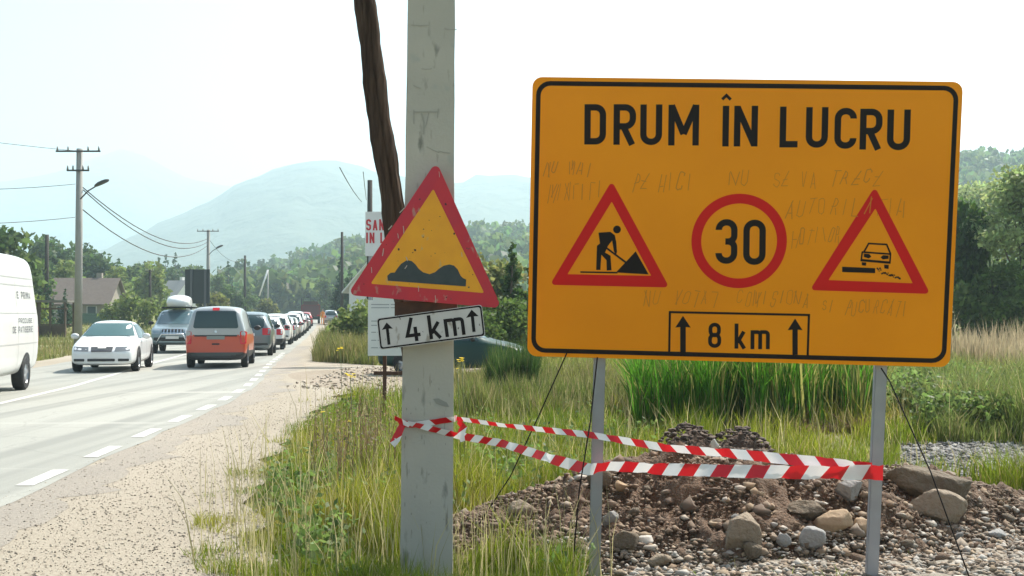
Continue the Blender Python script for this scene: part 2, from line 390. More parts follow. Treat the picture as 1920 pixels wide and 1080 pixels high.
# --- village trees
protos = {'bushy': [tree_meshes(8, 3.4, 1.4, 'round', 1500, .42, GREEN_M, 1), tree_meshes(9, 3.6, 1.6, 'round', 1500, .45, GREEN_D, 2), tree_meshes(6.5, 3.1, 1.0, 'round', 1300, .4, GREEN_L, 3)],
          'conifer': [tree_meshes(9, 2.2, .6, 'cone', 1300, .38, BLUEG, 4)],
          'shrub': [tree_meshes(3, 1.9, .2, 'round', 900, .26, GREEN_L, 6), tree_meshes(2.6, 1.8, .2, 'round', 900, .26, (.15, .16, .05), 7)]}
def vt(px, py_top, Y, kind, i, label, group=None, s=None):
    x = PX(px, Y); z0 = float(G(x, Y)); htop = P(px, py_top, Y).z - z0
    h0 = {'bushy': [8.3, 9.3, 6.8], 'conifer': [9], 'shrub': [3.1, 2.7]}[kind][i]
    name = {'bushy': 'broadleaf_tree', 'conifer': 'spruce_tree', 'shrub': 'shrub'}[kind]
    return plant_tree(name, protos[kind][i], x, Y, label, 'shrub' if kind == 'shrub' else 'tree', group, htop / h0)
for px, py, Y, k, i, lb in [
    (8, 415, 95, 'bushy', 0, 'leafy tree at the far left edge behind the white van roof'),
    (-40, 400, 92, 'bushy', 1, 'dark leafy tree just outside the left edge behind the van'),
    (62, 440, 170, 'bushy', 1, 'broad dark tree behind the dark wooden pole at the left'),
    (105, 438, 180, 'bushy', 1, 'dark tree between the dark wooden pole and the street lamp pole'),
    (168, 448, 190, 'bushy', 1, 'tall round dark tree just right of the street lamp pole'),
    (192, 462, 185, 'bushy', 1, 'dark round tree above the right end of the brown roof'),
    (60, 490, 120, 'bushy', 0, 'mid-green tree behind the white van rear corner'),
    (125, 485, 150, 'bushy', 2, 'lighter green tree behind the brown-roofed house'),
    (90, 528, 100, 'conifer', 0, 'small dark conifer left of the brown-roofed house'),
    (72, 522, 98, 'conifer', 0, 'dark conifer directly beside the white van rear'),
    (122, 533, 102, 'conifer', 0, 'small pointed conifer in front of the brown roof'),
    (222, 478, 240, 'conifer', 0, 'pointed conifer right of the brown-roofed house'),
    (218, 495, 170, 'bushy', 2, 'light green tree right of the brown roof'),
    (245, 500, 190, 'bushy', 0, 'green tree left of the small wooden pole'),
    (262, 492, 230, 'bushy', 0, 'rounded green tree behind the small wooden pole'),
    (285, 488, 165, 'bushy', 2, 'yellowish green tree rising behind the small wooden pole'),
    (298, 470, 320, 'conifer', 0, 'left one of three far spruces above the village'),
    (310, 467, 325, 'conifer', 0, 'middle one of three far spruces above the village'),
    (329, 469, 320, 'conifer', 0, 'right one of three far spruces above the village'),
    (322, 500, 240, 'bushy', 1, 'dark tree behind the small white house'),
    (345, 495, 260, 'bushy', 0, 'green tree above the blank sign back'),
    (372, 498, 280, 'bushy', 0, 'green tree behind the second power pole'),
    (427, 488, 260, 'conifer', 0, 'dark spruce right of the second power pole'),
    (412, 515, 220, 'bushy', 0, 'mid-green tree right of the blank sign back'),
    (445, 478, 380, 'bushy', 1, 'dark far tree behind the third power pole'),
    (438, 530, 170, 'bushy', 1, 'low dark tree above the dark grey car'),
    (462, 538, 210, 'bushy', 0, 'grey-green tree behind the third power pole'),
    (492, 520, 300, 'bushy', 0, 'hazy tree left of the leaning pale pole'),
    (512, 512, 330, 'conifer', 0, 'hazy spruce right of the leaning pale pole'),
    (532, 520, 340, 'bushy', 1, 'hazy dark tree above the queue of cars'),
    (555, 530, 330, 'bushy', 0, 'hazy tree above the red lorry'),
    (578, 535, 360, 'bushy', 0, 'faint hazy tree behind the red lorry roof rack'),
    (612, 518, 230, 'bushy', 0, 'tree above the pale car at the end of the queue'),
    (638, 488, 150, 'conifer', 0, 'dark tall conifer left of the white gable'),
    (652, 530, 170, 'bushy', 1, 'dark bushy tree beside the tall conifer'),
    (655, 500, 140, 'conifer', 0, 'dark conifer partly behind the bumpy-road triangle'),
    (-150, 430, 120, 'bushy', 1, 'tree outside the left edge'),
    (395, 545, 120, 'shrub', 1, 'yellow-green shrub right of the blank sign back'),
    (410, 555, 118, 'shrub', 1, 'pale yellow shrub above the orange van roof'),
    (240, 552, 110, 'shrub', 0, 'broad light green shrub above the white sedan'),
    (215, 562, 112, 'shrub', 0, 'light green shrub beside the green fence'),
    (275, 565, 108, 'shrub', 0, 'light green shrub behind the small wooden pole'),
    (668, 566, 52, 'shrub', 0, 'dark rounded bush below the left corner of the triangle'),
    (60, 560, 90, 'shrub', 0, 'green shrub beside the wooden shelter'),
    (322, 560, 105, 'shrub', 0, 'low shrub behind the roof box'),
    (500, 562, 175, 'shrub', 1, 'low yellowish bush behind the queue of cars'),
    (668, 575, 120, 'shrub', 0, 'green bush on the verge right of the queue')]:
    vt(px, py, Y, k, i, lb)
# shrubs and trees behind the signs (nearer)
near = {'yellowshrub': tree_meshes(4.2, 1.9, .3, 'round', 5200, .16, (.22, .24, .08), 21), 'dark': tree_meshes(5, 2.2, .3, 'round', 8000, .17, (.065, .125, .022), 22),
        'willow': tree_meshes(9.5, 3.2, 1.2, 'round', 9000, .17, (.30, .37, .15), 23), 'hedge': tree_meshes(3.5, 2.2, .1, 'round', 5000, .15, (.10, .155, .035), 25),
        'column': tree_meshes(5, 1.35, .2, 'cone', 5200, .17, (.055, .10, .025), 28)}
def nt_(k, h0, px, py, Y, name, label, cat='tree', xs=1):
    x = PX(px, Y); h = P(px, py, Y).z - float(G(x, Y)); e = plant_tree(name, near[k], x, Y, label, cat, s=h / h0); e.scale.x *= xs; e.scale.y *= xs
nt_('yellowshrub', 4.3, 900, 466, 44, 'shrub', 'pale yellow-green shrub between the triangle and the orange board', 'shrub')
nt_('yellowshrub', 4.3, 862, 500, 46, 'shrub', 'pale shrub mostly hidden behind the concrete pole', 'shrub')
nt_('column', 5.2, 962, 432, 40, 'shrub', 'tall dark shrub at the left edge of the orange board', 'shrub')
nt_('hedge', 3.8, 905, 560, 36, 'shrub', 'mid-green bush behind the parked green car', 'shrub')
nt_('hedge', 3.8, 955, 540, 37, 'shrub', 'leafy bush under the tall dark shrub', 'shrub')
nt_('dark', 5.3, 1040, 440, 42, 'broadleaf_tree', 'dark tree hidden behind the left part of the orange board')
nt_('yellowshrub', 4.3, 1120, 500, 44, 'shrub', 'pale shrub hidden behind the orange board', 'shrub')
nt_('dark', 5.3, 1812, 345, 46, 'broadleaf_tree', 'dark green tree right beside the orange board', xs=.62)
nt_('dark', 5.3, 1720, 380, 50, 'broadleaf_tree', 'dark tree behind the right part of the orange board')
nt_('hedge', 3.8, 1868, 470, 44, 'shrub', 'leafy bush between the dark tree and the pale willow', 'shrub')
nt_('willow', 9.9, 1925, 255, 45, 'willow_tree', 'pale feathery tree at the right edge of the photo')
nt_('willow', 9.9, 2060, 230, 60, 'willow_tree', 'pale tree outside the right edge')
nt_('hedge', 3.8, 1915, 545, 42, 'broadleaf_tree', 'dark low tree at the foot of the pale feathery tree')
nt_('willow', 9.9, 1660, 330, 80, 'willow_tree', 'pale tree hidden behind the orange board')
nt_('willow', 9.9, 1850, 330, 110, 'willow_tree', 'distant pale tree between the dark tree and the feathery one')

# wooded slopes: far woods as one mass
def forest(name, n, label):
    pts = []
    while len(pts) < n:
        k = 4000; r = RS.randint(2, HX.shape[0] - 5, k); c = RS.randint(0, HX.shape[1] - 1, k)
        a = RS.uniform(0, 1, k); b = RS.uniform(0, 1, k)
        X = HX[r, c] * (1 - a) + HX[r + 1, c] * a; Y = HY[r, c] * (1 - a) + HY[r + 1, c] * a
        X = X + (HX[r, c + 1] - HX[r, c]) * b
        Z = (HZ[r, c] * (1 - b) + HZ[r, c + 1] * b) * (1 - a) + (HZ[r + 1, c] * (1 - b) + HZ[r + 1, c + 1] * b) * a
        m = fbm(X / 75, Y / 60, 3, 17); az = X / Y * FPX + 960
        keep = (m > .56) | (Y > 560) | ((az > 1500) & (m > .3)) | ((az < 330) & (m > .4))
        keep &= ~((Y > 395) & (Y < 455) & (az > 500) & (az < 700))
        pts += list(np.stack([X, Y, Z], 1)[keep])
    p = np.array(pts[:n]); h = RS.uniform(7, 13, n) * (1 + .0 * p[:, 0]); kk = 34
    ctr = np.repeat(p, kk, 0); hh = np.repeat(h, kk)[:, None]
    d = RS.normal(size=(n * kk, 3)); d /= np.linalg.norm(d, axis=1)[:, None]
    q = ctr + d * np.array([.38, .38, .46]) * hh * RS.uniform(.6, 1, (n * kk, 1)) + np.array([0, 0, .5]) * hh
    V, F, C = leaves(q, 2.4, GREEN_M, .35, elong=1.1)
    tint = np.repeat(RS.uniform(.6, 1.35, (n, 1)) * (1 + RS.uniform(-.15, .15, (n, 3))), kk * 4, 0)
    tag(link(name, fast_mesh(name, V, F, C * tint), M_leaf), label, kind='stuff')
forest('hillside_forest', 7000, 'hazy mixed woodland covering the hillside behind the village')

# ------------------------------------------------------------------ grass
def blades(P0, h, wd, col, lean=.35, curl=.4):
    n = len(P0); a = RS.uniform(0, 2 * math.pi, n); la = RS.uniform(0, 2 * math.pi, n)
    side = np.stack([np.cos(a), np.sin(a), np.zeros(n)], 1) * (wd / 2)[:, None]
    ld = np.stack([np.cos(la), np.sin(la), np.zeros(n)], 1) * (h * RS.uniform(.1, 1, n) * lean)[:, None]
    up = np.zeros((n, 3)); up[:, 2] = h
    m = P0 + up * .55 + ld * .35; tp = P0 + up * (1 - .15 * RS.uniform(0, 1, (n, 1))) + ld * (1 + curl * RS.uniform(0, 1, (n, 1)))
    V = np.stack([P0 - side, P0 + side, m + side * .75, m - side * .75, tp], 1).reshape(-1, 3)
    b = np.arange(n)[:, None] * 5
    F = np.concatenate([b + [0, 1, 2], b + [0, 2, 3], b + [3, 2, 4]], 1).reshape(-1, 3)
    cc = np.repeat(col, 5, 0)
    return V, F, cc

def scatter(n, x0, x1, y0, y1, test):
    """uniform in perspective (denser near the camera)"""
    Y = 1 / RS.uniform(1 / y1, 1 / y0, n); X = RS.uniform(x0, x1, n) * Y
    k = test(X, Y); return X[k], Y[k]

MND = dict(cx=2.15, cy=9.7, rx=2.9, ry=2.2)
def in_mound(X, Y): return ((X - 2.05) / 2.75) ** 2 + ((Y - .25 * (X - 1.7) - 9.4) / 1.8) ** 2
def rubble_zone(X, Y):
    # dirt and stones: mound and the gravel in front of and right of it
    nz = fbm(X * 1.5, Y * 1.5, 3, 31)
    a = in_mound(X, Y) < 1 + (nz - .5) * .5
    b = (Y < 8.9 + (nz - .5)) & (X > .45 + (nz - .5) * 1.0)
    c = (X > 4.4) & (X / Y > .33) & (Y > 11.8 + (nz - .5) * 2) & (Y < 14.4 + (nz - .5))
    d = (((X - 2.2) / 1.15) ** 2 + ((Y - 12.2) / .95) ** 2) < 1
    return a | b | c | d
def grass_ok(X, Y):
    nz = (vnoise(X * 2.3, Y * 2.3, 8) - .5) * .55 + (vnoise(X * .7, Y * .7, 12) - .5) * .5
    e = vline(Y)
    ok = X > e + nz
    ok &= ~rubble_zone(X, Y)
    dirt = (((X + 1.2) / 5.2) ** 2 + ((Y - 30.5) / 6.6) ** 2) < 1 + nz * .4
    dirt &= ~((X > -.6) & (Y > 22))
    return ok & ~dirt
def gcol(X, Y, base=((.125, .20, .014), (.31, .30, .035), (.40, .33, .13))):
    n = len(X); t = np.clip(fbm(X * .55, Y * .55, 3, 44) * 1.7 - .45, 0, 1)[:, None]
    c = np.array(base[0]) * (1 - t) + np.array(base[1]) * t
    dry = RS.uniform(0, 1, n) < (.10 + .12 * t[:, 0]); c[dry] = np.array(base[2])
    return c * RS.uniform(.65, 1.35, (n, 1))

def grass_patch(name, n, x0, x1, y0, y1, hmin, hmax, w0, label, test=grass_ok, lean=.45, base=None, hs=1, zf=G):
    X, Y = scatter(n, x0, x1, y0, y1, test)
    hn = fbm(X * 1.7, Y * 1.7, 3, 77); h = (hmin + (hmax - hmin) * np.clip((hn - .32) * 2.8, 0, 1)) * RS.uniform(.35, 1.25, len(X)) ** 1.1
    edge = sstep(0, .9, X - vline(Y)); h *= np.where(Y < 26, .35 + .65 * edge, 1)
    Z = zf(X, Y) - .02
    V, F, C = blades(np.stack([X, Y, Z], 1), h, w0 * RS.uniform(.6, 1.4, len(X)) * (.55 + Y * .065), gcol(X, Y, base) if base else gcol(X, Y), lean)
    return tag(link(name, fast_mesh(name, V, F, C), M_grass), label, kind='stuff')

grass_patch('verge_grass', 170000, -.42, .06, 4.8, 26, .11, .50, .0065, 'rough yellow-green verge grass around the concrete pole', test=lambda X, Y: grass_ok(X, Y) & (X < .8))
grass_patch('meadow_grass', 100000, -.02, .50, 9.5, 45, .08, .46, .0075, 'low sunny grass behind the heap of soil', test=lambda X, Y: grass_ok(X, Y) & ((X > .6) | (Y > 15)))
grass_patch('right_tall_grass', 26000, .33, .5, 14.5, 26, .3, .85, .008, 'tangled green and straw grass among the weeds at the right', base=((.14, .20, .04), (.24, .25, .08), (.36, .32, .15)), lean=.5, test=lambda X, Y: fbm(X * .8, Y * .8, 2, 71) > .3)
# stray tufts creeping over the shoulder, broad-leaved weeds and straw seed stalks in the verge
grass_patch('rubble_tufts', 2600, .04, .48, 7, 12.5, .04, .16, .007, 'sparse grass tufts growing through the rubble', test=lambda X, Y: rubble_zone(X, Y) & (fbm(X * 3, Y * 3, 2, 19) > .62), lean=.9)
grass_patch('stray_tufts', 5000, -.36, -.1, 6, 24, .04, .14, .006, 'stray grass tufts creeping over the edge of the gravel', test=lambda X, Y: (X > vline(Y) - .55) & (X < vline(Y) + .3) & (fbm(X * 3.5, Y * 3.5, 2, 14) > .56), lean=.8)
X, Y = scatter(4200, -.3, .16, 6, 20, lambda X, Y: grass_ok(X, Y) & (fbm(X * 1.6, Y * 1.6, 2, 33) > .52) & (X > vline(Y) + .35))
pts = np.repeat(np.stack([X, Y, G(X, Y)], 1), 6, 0) + RS.normal(size=(len(X) * 6, 3)) * [.05, .05, 0]; pts[:, 2] += RS.uniform(.03, .33, len(pts))
V, F, C = leaves(pts, .034, (.13, .20, .05), .45, elong=1.8)
tag(link('verge_weeds', fast_mesh('verge_weeds', V, F, C), M_leaf), 'broad-leaved weeds mixed into the grass round the poles', kind='stuff')
X, Y = scatter(3200, -.3, .45, 6.5, 24, grass_ok)
V, F, C = blades(np.stack([X, Y, G(X, Y)], 1), RS.uniform(.35, .85, len(X)), RS.uniform(.003, .006, len(X)) * (1 + Y * .05), np.array((.42, .37, .19)) * RS.uniform(.7, 1.3, (len(X), 1)), .35)
tag(link('straw_stalks', fast_mesh('straw_stalks', V, F, C), M_grass), 'thin straw-coloured grass stalks standing above the green', kind='stuff')
# tall weeds between the pole and the board's left post, and behind
grass_patch('tall_weeds', 26000, -.07, .10, 18, 29, .28, .62, .010, 'tall tangled green and brown weeds between the pole and the board', base=((.12, .16, .035), (.22, .215, .07), (.30, .24, .12)), lean=.3,
            test=lambda X, Y: (X > -1.6 + (Y < 24) * .8) & (fbm(X * .8, Y * .8, 2, 5) > .36))
grass_patch('dark_tall_grass', 9000, -.02, .02, 22.5, 26, .7, 1.15, .012, 'dark green clump of tall grass in front of the parked green car', base=((.04, .085, .018), (.07, .12, .025), (.16, .17, .06)), lean=.22, test=lambda X, Y: (X > -.75 + .5 * vnoise(Y * 2, X * 2, 4)) & (X < .5) & (fbm(X * 2.2, Y * 2.2, 2, 4) > .38))
# verge on the right of the far road
grass_patch('roadside_weeds', 42000, -.185, -.115, 37, 160, .35, 1.0, .009, 'tall brown-green weeds lining the far side of the shoulder', base=((.14, .17, .04), (.24, .22, .075), (.34, .28, .14)),
            test=lambda X, Y: (X > vline(Y) + .1) & (X < vline(Y) + 14), lean=.3)
grass_patch('far_meadow_grass', 60000, -.12, .5, 26, 140, .22, .5, .008, 'sunny meadow in the distance behind the signs', test=lambda X, Y: (X > vline(Y) + 1) & ~((((X + 1.2) / 5.2) ** 2 + ((Y - 30.5) / 6.6) ** 2 < 1) & (X < -.4)),
            base=((.16, .2, .04), (.26, .26, .07), (.34, .31, .12)))
grass_patch('left_meadow_grass', 42000, -.56, -.27, 26, 150, .18, .5, .008, 'dry green grass on the left side of the road',
            test=lambda X, Y: X < redge(Y) - ROADW - 1.2 + (vnoise(X, Y, 2) - .5), base=((.15, .18, .04), (.25, .23, .08), (.34, .28, .14)))
# reeds behind the board
def reeds_test(X, Y): 
    px = X / Y * FPX + 960
    return (px > 1175 + 30 * vnoise(Y * 3, X * 0, 3)) & (px < 1645) & (fbm(X * 2.2, Y * 2.2, 2, 61) > .33)
X, Y = scatter(13000, .08, .33, 16.2, 20.5, reeds_test)
h = RS.uniform(.7, 1.6, len(X)) * (.75 + .6 * fbm(X * 2.5, Y * 2.5, 3, 19)); c = np.array((.075, .20, .015)) * RS.uniform(.5, 1.7, (len(X), 1)); yl = RS.uniform(0, 1, len(X)) < .18 + .25 * sstep(2.8, 4.6, X); c[yl] = np.array((.32, .31, .09)) * RS.uniform(.7, 1.2, (yl.sum(), 1))
V, F, C = blades(np.stack([X, Y, G(X, Y) - .03], 1), h, RS.uniform(.012, .036, len(X)), c * (.7 + .7 * vnoise(X * 3, Y * 3, 2))[:, None], .34, .5)
tag(link('reeds', fast_mesh('reeds', V, F, C), M_grass), 'dense stand of upright green reeds behind the orange board', kind='stuff')
# brown dead litter at the reeds' feet
grass_patch('dry_reed_litter', 5000, .1, .33, 15.6, 17.6, .1, .3, .014, 'brown dead stalks at the foot of the reeds', base=((.16, .10, .06), (.20, .13, .08), (.22, .17, .09)), lean=1.2, test=lambda X, Y: (fbm(X * 1.3, Y * 1.3, 2, 9) > .42) & (X < 5.2))
# green weeds right, low broad-leaved
X, Y = scatter(9000, .325, .5, 15, 25, lambda X, Y: fbm(X * .8, Y * .8, 2, 71) > .35)
Z = G(X, Y); n = len(X); k = 3
k = 5; pts = np.repeat(np.stack([X, Y, Z], 1), k, 0) + RS.normal(size=(n * k, 3)) * [.08, .08, .02]; pts[:, 2] += RS.uniform(0, 1, n * k) ** 1.2 * np.repeat(.25 + .5 * fbm(X * .7, Y * .7, 2, 22), k)
V, F, C = leaves(pts, .042, (.15, .22, .06), .45, elong=2.2)
tag(link('low_weeds', fast_mesh('low_weeds', V, F, C), M_leaf), 'bushy green weeds right of the reeds', kind='stuff')
# pinkish dry reed heads at the right
X, Y = scatter(5200, .37, .46, 31, 40, lambda X, Y: fbm(X * .45, Y * .45, 3, 52) > .57)
V, F, C = blades(np.stack([X, Y, G(X, Y)], 1), RS.uniform(.5, 1.5, len(X)) * (.3 + 1.1 * fbm(X * .8, Y * .8, 2, 88)), RS.uniform(.02, .05, len(X)), np.array((.42, .34, .21)) * RS.uniform(.7, 1.2, (len(X), 1)), .22)
tag(link('dry_reeds', fast_mesh('dry_reeds', V, F, C), M_grass), 'tan feathery dry reeds in front of the dark tree at the right', kind='stuff')

# ------------------------------------------------------------------ rubble
M_soil = mat('damp_soil', (.19, .125, .08), 1, noise=(9, (.09, .058, .04), .4), bump=(45, 1, .05))
M_gravelbed = mat('grey_rubble', (.30, .27, .22), 1, noise=(5, (.20, .165, .125), .35), bump=(30, 1, .03))
M_stone = mat('stone', (.27, .215, .15), .9, noise=(4, (.18, .14, .10), .3), bump=(30, .9, .03))
M_stone_g = mat('grey_stone', (.30, .295, .28), .85, noise=(6, (.21, .20, .19), .3), bump=(35, .8, .02))
M_peb = mat('pebble', (.3, .27, .22), .9, attr=True)
def mound_h(X, Y):
    q = in_mound(X, Y)
    m = .42 * np.clip(1 - q, 0, 1) ** .8 * (1 + 1.5 * (fbm(X * 1.2, Y * 1.2, 3, 91) - .5))
    trench = np.exp(-(((X - 2.35) / .9) ** 2 + ((Y - 10.3) / .35) ** 2)); m = m - .16 * trench
    return m
xg = np.arange(-.9, 5.4, .022); yg = np.arange(6.8, 12.0, .022); X, Y = np.meshgrid(xg, yg)
clod = (fbm(X * 4, Y * 4, 4, 3) - .5) * .20 - np.abs(fbm(X * 5, Y * 5, 3, 7) - .5) * .42 + .03 - np.abs(fbm(X * 17, Y * 17, 2, 27) - .5) * .08
Z = G(X, Y) + np.where(in_mound(X, Y) < 1, mound_h(X, Y), 0) + clod * sstep(1.05, .8, in_mound(X, Y)) - .10 * sstep(.93, 1.12, in_mound(X, Y))
mound = link('soil_heap', fast_mesh('soil_heap', np.stack([X, Y, Z], -1).reshape(-1, 3), grid_faces(*X.shape), smooth=True), M_soil)
tag(mound, 'low heap of brown dug soil and stones behind the board posts', 'soil heap')
def clump_h(X, Y):
    a = np.clip(1 - ((X - 1.86) / .42) ** 2 - ((Y - 12.5) / .55) ** 2, 0, 1) ** .6 * .50; b = np.clip(1 - ((X - 2.42) / .42) ** 2 - ((Y - 12.6) / .5) ** 2, 0, 1) ** .6 * .44; c = np.clip(1 - ((X - 2.2) / 1.1) ** 2 - ((Y - 12.0) / .8) ** 2, 0, 1) ** .6 * .25
    return np.maximum(np.maximum(a, b), c)
xg = np.arange(.9, 3.5, .025); yg = np.arange(11.0, 13.4, .025); X, Y = np.meshgrid(xg, yg)
Z = G(X, Y) + clump_h(X, Y) * (.6 + .8 * fbm(X * 4, Y * 4, 3, 15)) - np.abs(fbm(X * 8, Y * 8, 3, 3) - .5) * .2 - .06 - .15 * (clump_h(X, Y) < .01)
tag(link('soil_heap', fast_mesh('soil_heap', np.stack([X, Y, Z], -1).reshape(-1, 3), grid_faces(*X.shape), smooth=True), mat('dark_soil', (.085, .055, .04), 1, noise=(8, (.15, .10, .07), .3), bump=(35, 1, .03))),
    'smaller dark clump of earth at the foot of the reeds', 'soil heap')
# gravel bed sheet (rubble zone in front, right)
xg = np.arange(.2, 9, .06); yg = np.arange(5.2, 9.5, .05); X, Y = np.meshgrid(xg, yg); nz = fbm(X * 1.5, Y * 1.5, 3, 31)
keep_h = np.where((Y < 8.9 + (nz - .5)) & (X > .45 + (nz - .5)), .035, -.12) + (fbm(X * 6, Y * 6, 3, 2) - .5) * .07
tag(link('rubble_bed', fast_mesh('rubble_bed', np.stack([X, Y, G(X, Y) + keep_h], -1).reshape(-1, 3), grid_faces(*X.shape), smooth=True), M_gravelbed), 'grey-brown rubble ground in the right foreground', kind='structure')

def top_z(X, Y):
    X = np.asarray(X, float); Y = np.asarray(Y, float); q = in_mound(X, Y)
    nz = fbm(X * 1.5, Y * 1.5, 3, 31)
    z = G(X, Y)
    z = z + np.where(q < 1, mound_h(X, Y), 0)
    return np.maximum(z, np.where((Y < 8.9 + (nz - .5)) & (X > .45 + (nz - .5)) & (Y < 9.5), G(X, Y) + .035, -9))
ICO = {}
def ico(sub):
    if sub not in ICO:
        bm = bmesh.new(); bmesh.ops.create_icosphere(bm, subdivisions=sub, radius=1)
        ICO[sub] = (np.array([v.co[:] for v in bm.verts]), np.array([[v.index for v in f.verts] for f in bm.faces])); bm.free()
    return ICO[sub]
def rock_mesh(name, sx, sy, sz, seed, sub=2, rough=.3, m=None):
    V, F = ico(sub); V = V.copy()
    n1 = np.array([mnoise.noise(Vector(v * 1.3) + Vector((seed * 7.1, 0, 0))) for v in V]); n2 = np.array([mnoise.noise(Vector(v * 3.1) + Vector((seed * 3.7, 5, 0))) for v in V])
    V = V * (1 + rough * n1 + rough * .4 * n2)[:, None]
    rr = np.random.RandomState(seed)
    for k in range(11):       # chop flat facets
        d = rr.normal(size=3); d /= np.linalg.norm(d); c = rr.uniform(.52, .82); q = V @ d; ex = np.clip(q - c, 0, None); V -= ex[:, None] * d * .97
    if sub >= 3:
        n3 = np.array([mnoise.noise(Vector(v * 6.0) + Vector((seed, 2, 9))) + .5 * mnoise.noise(Vector(v * 13.0)) for v in V]); V = V * (1 + .055 * n3)[:, None]
    V = V * [sx, sy, sz]
    me = fast_mesh(name, V, F); me.materials.append(m or M_stone); return me

def debris(name, X, Y, size, cols, label, zf=top_z, m=M_peb, flat=.65):
    V0, F0 = ico(1) if False else (np.array([(1, 0, 0), (-1, 0, 0), (0, 1, 0), (0, -1, 0), (0, 0, 1), (0, 0, -1), (.6, .6, .5), (-.6, .5, .55), (.5, -.65, .5), (-.55, -.6, .5)], float), None)
    bm = bmesh.new(); vs = [bm.verts.new(v) for v in V0]; bmesh.ops.convex_hull(bm, input=vs); bm.verts.index_update()
    V0 = np.array([v.co[:] for v in bm.verts]); F0 = np.array([[v.index for v in f.verts] for f in bm.faces if len(f.verts) == 3]); bm.free()
    n = len(X); s = size[:, None, None] / 2
    V = V0[None] * (1 + RS.uniform(-.42, .42, (n, len(V0), 1))) * RS.uniform(.45, 1.35, (n, 1, 3)) * np.array([1, 1, flat])
    a = RS.uniform(0, 6.28, n); ca, sa = np.cos(a)[:, None], np.sin(a)[:, None]
    V = np.stack([V[..., 0] * ca - V[..., 1] * sa, V[..., 0] * sa + V[..., 1] * ca, V[..., 2]], -1) * s
    V += np.stack([X, Y, zf(X, Y) + size * .12], 1)[:, None, :]
    F = F0[None] + (np.arange(n) * len(V0))[:, None, None]
    c = np.array(cols)[RS.randint(0, len(cols), n)] * RS.uniform(.7, 1.2, (n, 1))
    return tag(link(name, fast_mesh(name, V.reshape(-1, 3), F.reshape(-1, 3), np.repeat(c, len(V0), 0)), m), label, kind='stuff')
# clods on the mound
n = 26000; X = RS.uniform(-.8, 5, n); Y = RS.uniform(6.9, 11.9, n); k = in_mound(X, Y) < 1.03; X, Y = X[k], Y[k]
debris('soil_clods', X, Y, .008 + .034 * RS.uniform(0, 1, len(X)) ** 2 + .06 * RS.uniform(0, 1, len(X)) ** 14, [(.17, .115, .075), (.125, .085, .058), (.20, .14, .094), (.155, .105, .07), (.235, .175, .12)], 'crumbled brown clods covering the soil heap', flat=.8)
n = 700; X = RS.uniform(-.6, 4.8, n); Y = RS.uniform(7.2, 11.4, n); k = in_mound(X, Y) < .95; X, Y = X[k], Y[k]
debris('broken_stones', X, Y, .04 + .09 * RS.uniform(0, 1, len(X)) ** 2.5, [(.16, .115, .08), (.22, .165, .115), (.12, .085, .06), (.27, .22, .17)], 'angular earth-coated stones half buried in the soil heap', zf=lambda X, Y: top_z(X, Y) - .02, flat=.9)
k = RS.uniform(0, 1, 2600); debris('soil_clods', 1.15 + 2.1 * k, 12.2 + RS.uniform(-.8, .8, 2600), .015 + .08 * RS.uniform(0, 1, 2600) ** 3, [(.09, .06, .045), (.14, .10, .07), (.06, .04, .03)], 'dark clods on the smaller clump of earth',
        zf=lambda X, Y: G(X, Y) + clump_h(X, Y))
# gravel foreground
n = 34000; Y = 1 / RS.uniform(1 / 9.3, 1 / 5.8, n); X = RS.uniform(.03, .50, n) * Y; k = rubble_zone(X, Y) & (in_mound(X, Y) > .75); X, Y = X[k], Y[k]
debris('rubble_gravel', X, Y, .012 + .055 * RS.uniform(0, 1, len(X)) ** 2.5, [(.32, .28, .23), (.25, .19, .14), (.40, .36, .31), (.17, .13, .095), (.31, .235, .165)], 'mixed grey and brown gravel in the right foreground')
n = 900; Y = 1 / RS.uniform(1 / 9.2, 1 / 6.6, n); X = RS.uniform(.05, .48, n) * Y; k = rubble_zone(X, Y) & (fbm(X * 2, Y * 2, 2, 51) > .42); X, Y = X[k], Y[k]
debris('rubble_stones', X, Y, .035 + .06 * RS.uniform(0, 1, len(X)) ** 2, [(.24, .17, .11), (.20, .14, .09), (.31, .27, .22), (.27, .20, .13), (.36, .33, .29)], 'broken fist-sized stones scattered over the rubble', flat=.75)
n = 16000; Y = RS.uniform(9.5, 14.8, n); X = RS.uniform(.31, .47, n) * Y; k = rubble_zone(X, Y) | (fbm(X * 1.2, Y * 1.2, 3, 66) > .56); X, Y = X[k], Y[k]
debris('gravel_strip', X, Y, .02 + .08 * RS.uniform(0, 1, len(X)) ** 2, [(.22, .21, .20), (.17, .16, .15), (.28, .26, .23), (.13, .115, .10)], 'strip of grey gravel at the right edge behind the big boulder', zf=G)
# grey heap further back right
def heap_h(X, Y): return .55 * np.clip(1 - ((X - 11.6) / 3.8) ** 2 - ((Y - 24.6) / 1.7) ** 2, 0, 1) ** .7 * (.6 + .7 * fbm(X, Y, 3, 41))
xg = np.arange(7.6, 15.6, .15); yg = np.arange(22.7, 26.5, .15); X, Y = np.meshgrid(xg, yg)
hp = link('gravel_heap', fast_mesh('gravel_heap', np.stack([X, Y, G(X, Y) + heap_h(X, Y) - .08], -1).reshape(-1, 3), grid_faces(*X.shape), smooth=True), M_gravelbed)
tag(hp, 'long grey gravel heap at the right behind the green weeds', 'gravel heap')
n = 9000; X = RS.uniform(7.8, 15.2, n); Y = RS.uniform(22.9, 26, n); k = heap_h(X, Y) > .03; X, Y = X[k], Y[k]
o = debris('heap_stone', X, Y, .04 + .13 * RS.uniform(0, 1, len(X)) ** 2, [(.22, .205, .20), (.30, .275, .25), (.15, .14, .13), (.26, .21, .16)], 'grey stones of the gravel heap', zf=lambda X, Y: G(X, Y) + heap_h(X, Y) - .08)
o.parent = hp
